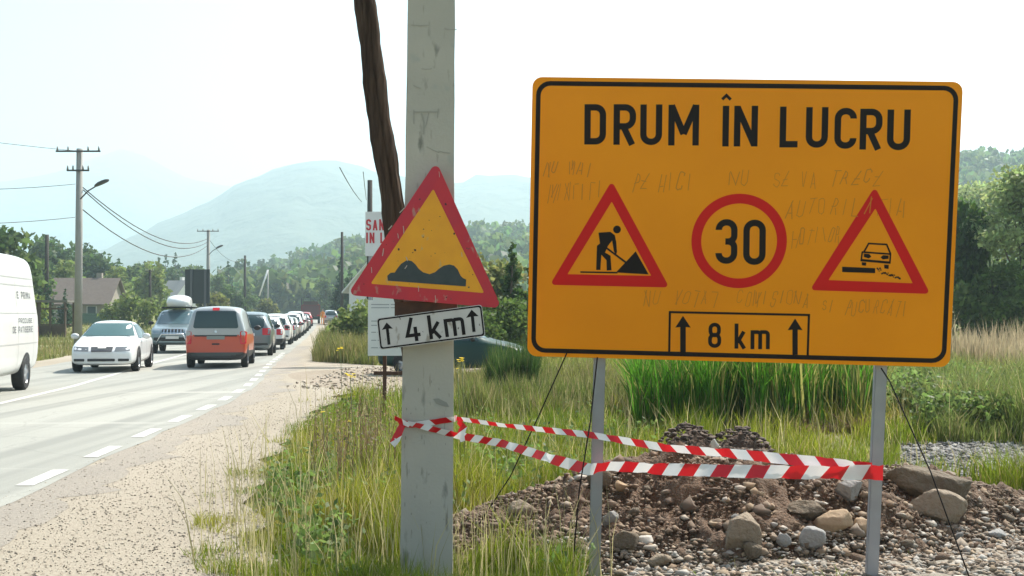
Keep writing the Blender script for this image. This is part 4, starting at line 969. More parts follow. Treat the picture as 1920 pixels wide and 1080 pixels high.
z6 = lambda x, y: (640 + x / 2.8406, 290 + y / 2.8421)
F = Face(FT); hp_ = [(245, 645), (262, 630), (285, 628), (300, 605), (318, 582), (350, 562), (375, 567), (395, 585), (412, 608), (435, 627), (470, 637), (500, 626), (520, 608), (545, 592), (575, 585), (600, 591), (620, 612), (635, 645), (648, 658), (665, 665), (663, 702), (248, 672)]
F.poly([z6(*p) for p in hp_], .0024); F.done('bump_symbol', M_navy, tri)
F = Face(FT); rr_ = random.Random(2)
for x, y, s_ in [(418, 238, 3.4), (555, 265, 4.4), (602, 422, 3.6), (306, 505, 4.2), (392, 508, 4.2), (380, 522, 2.4), (437, 398, 2.6), (436, 440, 2.8), (468, 350, 2.2), (525, 330, 2), (480, 405, 1.8), (478, 540, 1.6), (240, 480, 2), (325, 610, 1.8), (560, 760, 2.5), (330, 770, 2), (120, 690, 2.4), (700, 640, 2)]:
    cx0, cy0 = z6(x, y); F.poly([(cx0 + s_ * .5 * math.cos(k) * rr_.uniform(.5, 1.3), cy0 + s_ * .6 * math.sin(k) * rr_.uniform(.5, 1.2)) for k in np.arange(0, 6.2, .9)], .0030)
F.done('chip_mark', mat('dark_chip', (.03, .022, .02), .8), tri)
F = Face(FT)
for x, y, dx, dy, s_ in [(350, 590, -12, 18, 1.6), (330, 380, 3, 40, 1.4), (300, 420, 4, 26, 1.2), (345, 545, 8, 22, 1.6), (225, 500, -6, 40, 1.6), (160, 600, 2, 30, 1.2), (500, 750, 2, 40, 1.2), (410, 700, 2, 30, 1.2), (520, 90, 3, 30, 1), (250, 400, 20, -22, 2), (310, 310, 26, -26, 1.6), (640, 520, 3, 24, 1)]:
    F.stroke([z6(x, y), z6(x + dx * .5 + 1, y + dy * .5), z6(x + dx, y + dy)], s_, .0030)
F.done('scratch_mark', mat('pale_scratch', (.46, .38, .33), .8), tri)
# rusty backing bracket on the pole, seen between the triangle and the plate
br = box('mounting_bracket', *(sorted((P(742, 0, 6.76).x, P(858, 0, 6.76).x))), 6.735, 6.795, P(0, 604, 6.76).z, P(0, 566, 6.76).z, M_rust, tri)
br2 = box('mounting_bracket', *(sorted((P(757, 0, 6.76).x, P(857, 0, 6.76).x))), 6.735, 6.795, P(0, 430, 6.76).z, P(0, 408, 6.76).z, M_rust, tri)
tlc, trc, blc = Vector((706, 597)), Vector((903.5, 571)), Vector((712.5, 656))
pe1 = (trc - tlc) / 199.2; pe2 = (blc - tlc) / 59.4
pm = lambda u, v: tuple(tlc + pe1 * u + pe2 * v)
YPL = 6.685
plate = sheet('distance_plate', fillet([pm(0, 0), pm(199, 0), pm(199.5, 59.5), pm(0, 59.5)], 5, True, 4), YPL, .003, M_wwhite)
tag(plate, 'tilted white plate reading 4 km between two upward arrows below the triangle', 'road sign')
FP_ = w3(YPL); F = Face(FP_)
o1 = fillet([pm(1.2, 1.2), pm(198, 1.2), pm(198.3, 58.3), pm(1.2, 58.3)], 5, True, 4); i1 = fillet([pm(4, 4), pm(195, 4), pm(195.3, 55.5), pm(4, 55.5)], 4, True, 4); F.ring(o1, i1, .001); F.done('border', M_black, plate)
F = Face(FP_); arrow(F, 18, 10, 52, 10.5, 13, 5.5, pm); F.done('arrow', M_black, plate)
F = Face(FP_); arrow(F, 179, 7, 49, 12, 14, 6, pm); F.done('arrow', M_black, plate)
for ch, x0, x1, yt, yb in [('4', 51, 79, 7, 52), ('k', 95, 119, 7, 52), ('m', 125, 163, 18, 52)]:
    F = Face(FP_); put(F, ch, x0, x1, yt, yb, 6.5, mapf=lambda a, b: pm(a, b), k=1)
    F.done('digit' if ch == '4' else 'letter', M_black, plate)

# ------------------------------------------------------------------ striped barrier tape
M_tr = mat('tape_red', (.62, .012, .02), .35, transl=.25); M_tw = mat('tape_white', (.80, .77, .76), .35, transl=.25)
def tape(name, pts, periods, label, slant=.9, twist=0, parent=None):
    """pts: (px, py, Y, width_px)"""
    A = np.array(pts, float); seg = [0]
    C = [P(*p[:3]) for p in pts]; Wd = [.88 * p[3] / (FPX / p[2]) for p in pts]
    for i in range(1, len(C)): seg.append(seg[-1] + (C[i] - C[i - 1]).length)
    Lh = seg[-1]; bm = bmesh.new()
    def at(s):
        c = Vector([np.interp(s, seg, [c[k] for c in C]) for k in range(3)]); return c, float(np.interp(s, seg, Wd))
    def fr(s):
        c0, _ = at(max(0, s - .02)); c1, _ = at(min(Lh, s + .02)); d = (c1 - c0).normalized(); u = (Vector((0, 0, 1)) - d * d.z).normalized(); 
        if abs(d.z) > .9: u = Vector((1, 0, 0))
        n = d.cross(u); tw = .30 * math.sin(s * 5.1) + .25 * math.sin(s * 23 + 1) + .18 * math.sin(s * 61) + twist; return (u * math.cos(tw) + n * math.sin(tw))
    s = 0; k = 0
    while s < Lh:
        pd = float(np.interp(s / Lh, [0, 1], periods)); s1 = s + pd / 2
        for j in range(3):
            a, b = s + (s1 - s) * j / 3, s + (s1 - s) * (j + 1) / 3
            q = []
            for v, ss in ((-1, a), (-1, b), (1, b), (1, a)):
                c, w_ = at(min(max(ss, 0), Lh)); sh_ = -slant * w_ / 2 * v; c2, w2 = at(min(max(ss + sh_, 0), Lh)); q.append(bm.verts.new(c2 + fr(ss) * w2 / 2 * v))
            f = bm.faces.new(q); f.material_index = k % 2
        s = s1; k += 1
    bmesh.ops.remove_doubles(bm, verts=bm.verts[:], dist=1e-5)
    o = bm_obj(name, bm, [M_tr, M_tw], parent, smooth=name != 'tape_tail')
    if label: tag(o, label, 'barrier tape')
    return o
t1 = tape('barrier_tape', [(852, 784, 7.03, 9), (940, 797, 7.1, 9), (1040, 808, 7.2, 13), (1105, 815, 7.27, 14), (1140, 821, 7.27, 14), (1250, 840, 7.22, 17), (1400, 853, 7.16, 21), (1530, 867, 7.12, 26), (1641, 883, 7.05, 34)], (.10, .24), 'upper run of red and white tape, passing behind the left post')
t2 = tape('barrier_tape', [(748, 789, 6.78, 8), (800, 802, 6.775, 12), (850, 815, 6.79, 15), (940, 831, 6.95, 17), (1040, 862, 7.15, 22), (1106, 881, 7.26, 26), (1130, 875, 7.26, 20), (1150, 874, 7.25, 22), (1250, 880, 7.18, 26), (1400, 884, 7.1, 28), (1530, 886, 7.05, 30), (1656, 886, 7.035, 34)], (.09, .26), 'lower run of red and white tape sagging from the concrete pole to the right post', -.6)
tape('tape_wrap', [(746, 796, 6.787, 12), (775, 797, 6.785, 12), (810, 792, 6.785, 13), (848, 786, 6.787, 14), (853, 785, 6.85, 14), (855, 784, 7.03, 12)], (.2, .2), None, parent=t2)
tape('tape_tail', [(738, 782, 6.74, 9), (752, 790, 6.74, 11), (768, 798, 6.76, 8)], (.12, .12), None, parent=t2)
tape('tape_tail', [(756, 794, 6.73, 12), (748, 808, 6.725, 19), (740, 830, 6.72, 20)], (.20, .20), None, parent=t2)
tape('tape_tail', [(858, 786, 6.8, 12), (868, 800, 6.79, 18), (864, 815, 6.79, 15), (868, 829, 6.79, 10)], (.15, .15), None, parent=t1)

# ------------------------------------------------------------------ yellow wildflowers on the verge
M_petal = mat('yellow_petal', (.80, .62, .02), .5, transl=.3); M_stem = mat('flower_stem', (.10, .13, .03), .7)
def flower(px, py, Y, s, label):
    c = P(px, py, Y); g = float(G(c.x, c.y)); e = empty('yellow_wildflower', (c.x + .02, c.y, g)); tag(e, label, 'flower', 'yellow wildflowers on the verge'); lc = c - Vector((c.x + .02, c.y, g))
    tube('stem', [(0, 0, 0), (lc.x * .2 + .01, 0, lc.z * .5), lc], .004, M_stem, e, 5)
    bm = bmesh.new()
    for h_ in range(7):
        o_ = Vector((random.uniform(-1, 1), random.uniform(-1, 1), random.uniform(-.5, .6))) * s * .8
        for k in range(7):
            a = k / 7 * 6.283; r = s * .5; ct = lc + o_
            p1 = ct + Vector((math.cos(a) * r, math.sin(a) * r, r * .4)); p2 = ct + Vector((math.cos(a + .6) * r * .9, math.sin(a + .6) * r * .9, r * .45)); bm.faces.new([bm.verts.new(ct), bm.verts.new(p1), bm.verts.new(p2)])
    bm_obj('flower_head', bm, M_petal, e)
for px, py, Y, s, lb in [(657, 705, 11.0, .045, 'yellow flower head highest above the verge, left of the rusty post'), (605, 774, 10.5, .022, 'single small yellow flower at the left side of the verge grass'), (866, 676, 10.5, .042, 'yellow flower just right of the concrete pole'),
                         (858, 692, 11.0, .016, 'tiny yellow bloom under the one beside the pole'), (655, 790, 10.5, .018, 'small yellow flower in the grass below the tallest one'), (638, 655, 22, .07, 'far yellow flower in front of the pale stone')]: flower(px, py, Y, s, lb)
# dry weed stalks sticking up from the verge
X, Y = scatter(150, -.17, -.10, 9.5, 16, lambda X, Y: X > vline(Y) + .3)
V, F_, C = blades(np.stack([X, Y, G(X, Y)], 1), RS.uniform(.5, 1.05, len(X)), RS.uniform(.006, .014, len(X)), np.array((.13, .085, .05)) * RS.uniform(.7, 1.5, (len(X), 1)), .15)
nh = len(X); hp2 = np.repeat(np.stack([X, Y, G(X, Y)], 1), 5, 0) + RS.normal(size=(nh * 5, 3)) * [.02, .02, .12] + [0, 0, .6]
V2, F2, C2 = leaves(hp2, .016, (.22, .17, .09), .4)
tag(link('dry_stalks', fast_mesh('dry_stalks', np.concatenate([V, V2]), np.concatenate([F_, F2[:, :3] + len(V), F2[:, [0, 2, 3]] + len(V)]), np.concatenate([C, C2])), M_grass), 'dry brown weed stalks standing above the verge grass', kind='stuff')

# ------------------------------------------------------------------ boards further back
M_wht = mat('white_board', (.72, .72, .72), .5, noise=(3, (.64, .64, .64), .3)); M_letred = mat('red_letter', (.50, .02, .03), .5)
ban = empty('site_board', (PX(770, 38), 38, float(G(PX(770, 38), 38)))); tag(ban, 'white board with red capitals SAN above IN beside the leaning timber', 'sign board')
bo = Vector(ban.location)
def loc(px, py, Y): return P(px, py, Y) - bo
a = loc(685, 397, 38); b = loc(800, 480, 38)
box('panel', a.x, b.x, 0, .05, b.z, a.z, M_wht, ban)
for xx in (a.x + .15, b.x - .15): box('post', xx - .05, xx + .05, .055, .15, -.3, a.z - .1, M_galv, ban)
fl3 = lambda px, py, lift: loc(px, py, 38) - Vector((0, lift + .001, 0))
for s_, y0, y1 in (('SANTIER', 411, 432), ('IN LUCRU', 436, 456)):
    x = 686.5
    for ch in s_:
        wd = 3.5 if ch == 'I' else 9.3
        if ch != ' ': F = Face(fl3); put(F, ch, x, x + wd, y0, y1, 3.3, mapf=idm, k=1, lift=.004); F.done('letter', M_letred, ban)
        x += (wd if ch != ' ' else 5) + 2.9
inf = empty('information_board', (PX(721, 19.5), 19.5, float(G(PX(721, 19.5), 19.5)))); tag(inf, 'white information board with thin grey lines on a rusty post, left of the concrete pole', 'sign board'); bo = Vector(inf.location)
a = loc(690, 563, 19.5); b = loc(801, 667, 19.5); box('panel', a.x, b.x, 0, .02, b.z, a.z, M_wht, inf)
F = Face(lambda px, py, lift: loc(px, py, 19.5) - Vector((0, lift + .001, 0))); rr_ = random.Random(8)
for i, y in enumerate([571, 577, 602, 610, 623, 638, 652]):
    x = 696
    while x < 795: l = rr_.uniform(8, 22) if i > 1 else 34; F.stroke([(x, y), (x + l, y)], 1.5, .002); x += l + 2.5
F.done('printed_line', mat('grey_print', (.28, .3, .32), .6), inf)
for x_ in (721, 790): q = loc(x_, 600, 19.5); box('post', q.x - .03, q.x + .03, .025, .075, -.3, q.z + .2, M_rust, inf)
q = loc(700, 700, 19.5); box('crossbar', q.x, loc(800, 700, 19.5).x, .03, .07, q.z - .03, q.z + .03, M_rust, inf)

# back side of a works board facing the other way
M_dkpanel = mat('dark_sheet_back', (.035, .045, .05), .6); M_greyp = mat('grey_sheet_back', (.10, .11, .12), .6)
Yb = 72; bs = empty('blank_sign', (PX(370, Yb), Yb, float(G(PX(370, Yb), Yb)))); tag(bs, 'dark unpainted back of a tall sign board left of the second power pole', 'road sign'); bo = Vector(bs.location)
a = loc(347, 505, Yb); b = loc(393, 569, Yb)
box('panel', a.x, b.x, 0, .04, b.z, a.z, M_dkpanel, bs)
for x0, x1 in ((.22, .30), (.78, .86)): box('post', a.x + (b.x - a.x) * x0, a.x + (b.x - a.x) * x1, -.08, -.002, -.5, a.z - .05, M_greyp, bs)

# ------------------------------------------------------------------ power poles and wires
M_cpole = mat('grey_pole', (.34, .33, .31), .9, noise=(2, (.27, .26, .24), .3)); M_dpole = mat('dark_timber', (.035, .028, .022), .9); M_iron = mat('dark_iron', (.06, .06, .06), .6)
M_ins = mat('insulator', (.25, .25, .24), .4)
TOPS = {}
def power_pole(key, px, pyt, Y, r, label, arms=1, lamp=False, m=None, armw=1.1, lean=0):
    X = PX(px, Y); g = float(G(X, Y)); e = empty('utility_pole', (X, Y, g)); tag(e, label, 'utility pole'); T = P(px, pyt, Y).z - g
    tube('shaft', [(0, 0, -.4), (lean, 0, T)], [r * 1.35, r], m or M_cpole, e, 8)
    for k in range(arms):
        z = T - .15 - k * .95; aw = armw * (1 if k == 0 else .5); c = box('crossarm', -aw + lean, aw + lean, -r - .08, -r - .01, z - .04, z + .04, M_iron, e)
        for xx in (-aw * .93, -aw * .45, aw * .45, aw * .93):
            tube('insulator', [(xx + lean, -r - .045, z + .04), (xx + lean, -r - .045, z + .24)], [.05, .035], M_ins, c, 6)
    if lamp:
        tube('lamp_arm', [(0, -.1, T - 2.6), (.5, -.15, T - 2.1), (.95, -.2, T - 1.85)], .035, M_iron, e, 6)
        bm = bmesh.new(); bmesh.ops.create_icosphere(bm, subdivisions=2, radius=1)
        for v in bm.verts: v.co = Vector((v.co.x * .42, v.co.y * .16, max(v.co.z, -.45) * .13))
        bmesh.ops.rotate(bm, verts=bm.verts[:], cent=(0, 0, 0), matrix=Matrix.Rotation(-.42, 3, 'Y')); bmesh.ops.translate(bm, verts=bm.verts[:], vec=(1.18, -.2, T - 1.72)); bm_obj('lamp_head', bm, M_iron, e, True)
    TOPS[key] = Vector((X + lean, Y, g + T)); return e
power_pole('A', 147, 279, 58, .16, 'tall concrete street lamp pole with crossarms at the left', 2, True)
power_pole('B', 390, 431, 118, .16, 'second concrete power pole rising behind the blank sign', 1, True)
power_pole('C', 459, 479, 175, .17, 'third power pole above the second car in the queue', 0, False, M_dpole)
power_pole('D', 87, 440, 105, .17, 'dark wooden pole between the white van and the lamp pole', 0, False, M_dpole)
power_pole('E', 281, 506, 120, .13, 'short thin wooden pole above the white sedan', 1, False, M_dpole, .4)
power_pole('F', 502, 505, 190, .12, 'pale strut pole leaning right above the queue', 0, False, None, lean=.0)
power_pole('G', 641, 435, 118, .13, 'thin dark pole left of the white board', 0, False, M_dpole)
power_pole('H', 693, 338, 62, .13, 'dark pole top rising behind the white board with red letters', 0, False, M_dpole)
power_pole('I', 545, 530, 300, .14, 'faint pale pole far along the road', 0, False, None)
power_pole('J', 553, 528, 330, .14, 'faintest pale pole beside another above the queue', 0, False, None)
power_pole('K', 660, 520, 150, .12, 'thin pole between the dark conifers on the right verge', 0, False, M_dpole)
o = tube('pole_strut', [P(486, 555, 170), P(502, 506, 170)], .12, M_white); tag(o, 'pale slanting strut beside the third power pole', 'pole strut')
def wire(p0, p1, sag, label, r=.02):
    p0, p1 = Vector(p0), Vector(p1); n = 16; pts = [p0.lerp(p1, k / n) - Vector((0, 0, sag * 4 * (k / n) * (1 - k / n))) for k in range(n + 1)]
    o = tube('overhead_wire', pts, r, M_iron, n=4); tag(o, label, 'wire', 'overhead wires'); return o
A, B = TOPS['A'], TOPS['B']
for i, (dz, dx, l) in enumerate([(-1.9, .15, 'highest'), (-2.05, .2, 'middle'), (-3.0, .15, 'lowest')]):
    wire(A + Vector((dx, 0, dz)), B + Vector((-.1, 0, -.9 - i * .35)), 1.4 + i * .15, f'{l} of three dark wires sagging from the lamp pole to the next pole', .035)
for dz, x1, y1, l in [(-.1, -1.0, 0, 'thin wire from the lamp pole top towards the left edge'), (-1.75, -12, 4, 'thin wire leaving the lamp pole to the left below the lamp'), (-3.4, -14, 4, 'pale lower wire leaving the lamp pole to the left')]:
    wire(A + Vector((-.2, 0, dz)), A + Vector((-14, -30 if y1 == 0 else -6, dz + (.5 if y1 == 0 else .1))), .6, l, .014)
C_ = TOPS['C']
wire(B + Vector((.1, 0, -1)), C_ + Vector((0, 0, -.4)), 1.2, 'wire between the second and third power poles', .025)
wire(P(637, 314, 40), P(678, 378, 60), .1, 'short dark service wire slanting to the pole behind the white board', .018)
wire(P(681, 322, 40), P(687, 375, 60), .05, 'nearly upright thin wire beside the pole behind the white board', .012)

# ------------------------------------------------------------------ houses, shelter, fence
M_wallc = mat('cream_render', (.45, .41, .35), .9, noise=(1, (.36, .33, .28), .3)); M_wallw = mat('white_render', (.72, .71, .68), .9); M_roofb = mat('brown_tiles', (.16, .125, .105), .9, noise=(3, (.11, .085, .07), .3)); M_roofg = mat('grey_roof', (.33, .31, .30), .8)
M_greenfence = mat('green_boards', (.05, .12, .09), .7); M_wdk = mat('shelter_wood', (.10, .07, .05), .9); M_winf = mat('window_frame', (.6, .6, .58), .6)
def house(px, Y, w_, d_, hw, hr, wall, roof, label, rz=0, wins=((-.25, 0), (.25, 0)), chim=True, pyridge=None):
    X = PX(px, Y); g = float(G(X, Y)); e = empty('house', (X, Y, g), rz); tag(e, label, 'house')
    if pyridge: tot = P(px, pyridge, Y).z - g; k = tot / (hw + hr); hw, hr = hw * k, hr * k
    bm = bmesh.new(); box_bm(bm, -w_ / 2, w_ / 2, -d_ / 2, d_ / 2, -.5, hw)
    for s in (-1, 1): bm.faces.new([bm.verts.new(p) for p in ((s * w_ / 2, -d_ / 2, hw), (s * w_ / 2, d_ / 2, hw), (s * w_ / 2, 0, hw + hr - .05))])
    wl = bm_obj('wall', bm, wall, e)
    bm = bmesh.new(); ov = .45
    for s in (-1, 1):
        y1, z1 = s * (d_ / 2 + ov), hw - hr * ov / (d_ / 2)
        q = [(-w_ / 2 - ov, 0, hw + hr), (w_ / 2 + ov, 0, hw + hr), (w_ / 2 + ov, y1, z1), (-w_ / 2 - ov, y1, z1)]
        a = [bm.verts.new(Vector(p) + Vector((0, 0, .12))) for p in q]; b = [bm.verts.new(p) for p in q]
        bm.faces.new(a); bm.faces.new(b[::-1])
        for i in range(4): bm.faces.new((a[i], b[i], b[(i + 1) % 4], a[(i + 1) % 4]))
    bmesh.ops.recalc_face_normals(bm, faces=bm.faces[:]); rf = bm_obj('roof', bm, roof, e)
    if chim: box('chimney', w_ * .15, w_ * .15 + .6, .2, .8, hw + hr * .5, hw + hr + .7, wall, rf)
    for u, side in wins:
        x = u * w_; wf = box('window', x - .55, x + .55, -d_ / 2 - .06, -d_ / 2 - .01, hw * .35, hw * .8, M_winf, e); box('pane', x - .45, x + .45, -d_ / 2 - .08, -d_ / 2 - .065, hw * .38, hw * .77, M_glass, wf)
    box('door', -.45, .45, -d_ / 2 - .05, -d_ / 2 - .01, 0, min(2.1, hw * .8), M_wdk, e)
    return e
house(163, 135, 6.6, 7.5, 2.4, 3.2, mat('dull_render', (.27, .24, .20), .9), M_roofb, 'house with a broad brown tiled roof behind the lamp pole', .06, pyridge=523)
house(330, 210, 4.5, 6, 2.6, 2.4, M_wallw, M_roofg, 'small pale house with grey roof left of the blank sign', -.5, pyridge=527)
house(505, 300, 6, 6, 3, 2.4, M_wallw, M_roofg, 'tiny pale house at the left end of the car queue', .3, pyridge=566)
house(722, 95, 4.2, 4.6, 3.2, 2.2, M_wallw, M_wallw, 'white gabled house behind the left edge of the warning triangle', 1.35, pyridge=480)
# green board fence in front of the brown-roofed house
fe = empty('board_fence', (PX(186, 118), 118, float(G(PX(186, 118), 118)))); tag(fe, 'green board fence below the broad brown roof', 'fence')
for i in range(18): box('board', -1.7 + i * .2, -1.7 + i * .2 + .17, 0, .03, 0, 1.25, M_greenfence, fe)
for z in (.3, 1.0): box('rail', -1.7, 1.9, .032, .07, z, z + .08, M_wdk, fe)
# wooden shelter
Ys = 76; se = empty('wooden_shelter', (PX(97, Ys), Ys, float(G(PX(97, Ys), Ys)))); tag(se, 'dark open wooden shelter with a flat roof beside the road at the left', 'shelter')
hz = P(97, 563, Ys).z - se.location.z
box('roof', -1.35, 1.35, -.9, .9, hz - .14, hz, mat('shelter_roof', (.16, .15, .13), .9), se)
for x in (-1.2, -.5, .2, 1.15): box('post', x - .06, x + .06, -.8, -.68, -.3, hz - .142, M_wdk, se)
for x in (-1.2, 1.15): box('post', x - .06, x + .06, .68, .8, -.3, hz - .142, M_wdk, se)
box('side_panel', -1.2, 1.2, -.66, -.62, 0, .75, M_wdk, se); box('bench', -1.1, 1.1, .2, .6, .76, .82, M_wdk, se); box('beam', -1.3, 1.3, -.82, -.66, hz - .6, hz - .5, M_wdk, se)

# ------------------------------------------------------------------ vehicles
def car_body(secs, mats, split=None, sub=2):
    """secs: (y, zb, zbelt, ztop, wl, wt)"""
    bm = bmesh.new(); rows = []
    for y, zb, zbt, zt, wl, wt in secs:
        h_ = zt - zbt
        half = [(.0, zb), (.72 * wl, zb), (.95 * wl, zb + .05), (wl, zb + .38 * (zbt - zb)), (wl * .985, zbt - .04), (wl * .965, zbt + .02 * 1), (wl * .955 + (wt - wl * .955) * .55, zbt + h_ * .5), (wt, zt - min(.09, h_ * .3)), (wt * .80, zt - .01), (0, zt + .02)]
        ring = [(x, z) for x, z in half] + [(-x, z) for x, z in half[-2:0:-1]]
        rows.append([bm.verts.new((x, y, z)) for x, z in ring])
    n = len(rows[0])
    for a, b in zip(rows, rows[1:]):
        for k in range(n): bm.faces.new((a[k], a[(k + 1) % n], b[(k + 1) % n], b[k]))
    def cap(r, flip):
        m_ = n // 2
        for k in range(m_):
            q = [r[k], r[(k + 1)], r[(n - k - 1) % n], r[(n - k) % n]]
            q2 = []
            for v in q:
                if v not in q2: q2.append(v)
            if len(q2) > 2:
                try: bm.faces.new(q2 if flip else q2[::-1])
                except ValueError: pass
    cap(rows[0], False); cap(rows[-1], True)
    bmesh.ops.recalc_face_normals(bm, faces=bm.faces[:])
    me = bpy.data.meshes.new('body'); bm.to_mesh(me); bm.free()
    o = bpy.data.objects.new('body', me); COL.objects.link(o); md = o.modifiers.new('s', 'SUBSURF'); md.levels = sub; md.render_levels = sub
    dg = bpy.context.evaluated_depsgraph_get(); m2 = bpy.data.meshes.new_from_object(o.evaluated_get(dg)); bpy.data.objects.remove(o); m2.name = 'body'
    for m in mats: m2.materials.append(m)
    for p in m2.polygons:
        p.use_smooth = True
        if split is not None and p.center.z < split: p.material_index = 1
    if split is not None and len(mats) > 2:
        for p in m2.polygons:
            if p.center.z < mats_low: p.material_index = 2
    bm = bmesh.new(); bm.from_mesh(m2); bv = BVHTree.FromBMesh(bm); bm.free()
    return m2, bv

def patch(bv, poly, axis, off, step=.16):
    """poly: 2D outline; axis 'side+'/'side-' (y,z) or 'front'/'rear'/'top' (x,z)/(x,y) projected on the body"""
    bm = bmesh.new(); f = bm.faces.new([bm.verts.new((p[0], p[1], 0)) for p in poly])
    for ax in (0, 1):
        lo = min(p[ax] for p in poly); hi = max(p[ax] for p in poly); k = lo + step
        while k < hi - .01:
            bmesh.ops.bisect_plane(bm, geom=bm.verts[:] + bm.edges[:] + bm.faces[:], plane_co=((k, 0, 0) if ax == 0 else (0, k, 0)), plane_no=((1, 0, 0) if ax == 0 else (0, 1, 0))); k += step
    dead = []
    for v in bm.verts:
        a, b = v.co.x, v.co.y
        o, d = {'side+': (Vector((5, a, b)), Vector((-1, 0, 0))), 'side-': (Vector((-5, a, b)), Vector((1, 0, 0))), 'front': (Vector((a, 9, b)), Vector((0, -1, 0))), 'rear': (Vector((a, -9, b)), Vector((0, 1, 0))), 'top': (Vector((a, b, 9)), Vector((0, 0, -1)))}[axis]
        h = bv.ray_cast(o, d)
        if h[0] is None: dead.append(v)
        else:
            n = h[1]; n = -n if n.dot(d) > 0 else n; v.co = h[0] + n * off * .6 - d * off * .6
    bmesh.ops.delete(bm, geom=dead, context='VERTS'); bmesh.ops.recalc_face_normals(bm, faces=bm.faces[:]); return bm
def pt(name, bv, poly, axis, off, m, parent, both=False):
    out = bm_obj(name, patch(bv, poly, axis, off), m, parent, True)
    if both:
        if axis.startswith('side'): bm_obj(name, patch(bv, poly, 'side-', off), m, parent, True)
        else: bm_obj(name, patch(bv, [(-p[0], p[1]) for p in poly][::-1], axis, off), m, parent, True)
    return out
def quad(x0, x1, z0, z1, r=.02): return fillet([(x0, z0), (x1, z0), (x1, z1), (x0, z1)], r, True, 2)
def circ(cy, cz, r, n=20): return [(cy + r * math.cos(k * 2 * math.pi / n), cz + r * math.sin(k * 2 * math.pi / n)) for k in range(n)]
WH = {}
def wheels(e, bv, ys_, r, xo, wd=.2, arch=True, bodyw=None):
    if r not in WH:
        bm = bmesh.new(); prof = [(0, r * .6), (0, r * .93), (wd * .12, r), (wd * .88, r), (wd, r * .93), (wd, r * .6)]; rr = []
        for x, q in prof: rr.append([bm.verts.new((x - wd, q * math.cos(a), q * math.sin(a))) for a in [k * math.pi / 12 for k in range(24)]])
        for a, b in zip(rr, rr[1:]):
            for k in range(24): bm.faces.new((a[k], a[(k + 1) % 24], b[(k + 1) % 24], b[k]))
        bmesh.ops.recalc_face_normals(bm, faces=bm.faces[:]); ty = bpy.data.meshes.new('tyre'); bm.to_mesh(ty); bm.free(); ty.materials.append(M_tyre)
        bm = bmesh.new(); c = bm.verts.new((-.01, 0, 0)); hub = [bm.verts.new((-.015, .2 * r * math.cos(k * math.pi / 10), .2 * r * math.sin(k * math.pi / 10))) for k in range(20)]
        outr = [bm.verts.new((-.03 if k % 4 < 2 else -.08, .6 * r * math.cos(k * math.pi / 10), .6 * r * math.sin(k * math.pi / 10))) for k in range(20)]
        rim_ = [bm.verts.new((-.012, .63 * r * math.cos(k * math.pi / 10), .63 * r * math.sin(k * math.pi / 10))) for k in range(20)]
        for k in range(20):
            j = (k + 1) % 20; bm.faces.new((c, hub[k], hub[j])); bm.faces.new((hub[k], outr[k], outr[j], hub[j])); bm.faces.new((outr[k], rim_[k], rim_[j], outr[j]))
        ri = bpy.data.meshes.new('rim'); bm.to_mesh(ri); bm.free(); ri.materials.append(M_rim); WH[r] = (ty, ri)
    for y in ys_:
        for s in (1, -1):
            w_ = empty('wheel', (s * xo, y, r)); w_.parent = e; w_.rotation_euler = (0, 0, 0 if s > 0 else math.pi)
            link('tyre', WH[r][0], None, w_); link('rim', WH[r][1], None, w_)
            if arch: bm_obj('wheel_arch', patch(bv, [p for p in circ(y, r, r * 1.17) if p[1] > r * .55] if False else circ(y, r + .02, r * 1.16), 'side+' if s > 0 else 'side-', .004, .12), M_plast, e, True)
def mirrors(e, y, z, x, m):
    for s in (1, -1):
        bm = bmesh.new(); bmesh.ops.create_icosphere(bm, subdivisions=2, radius=1)
        for v in bm.verts: v.co = Vector((s * (x + .11) + v.co.x * .12, y + v.co.y * .07, z + v.co.z * .085))
        bm_obj('wing_mirror', bm, m, e, True)

def paint(name, c, m=.0): return mat('paint_' + name, c, .28, m, coat=.5, noise=(1.2, tuple(x * .88 + .01 for x in c), .25))
mats_low = .45

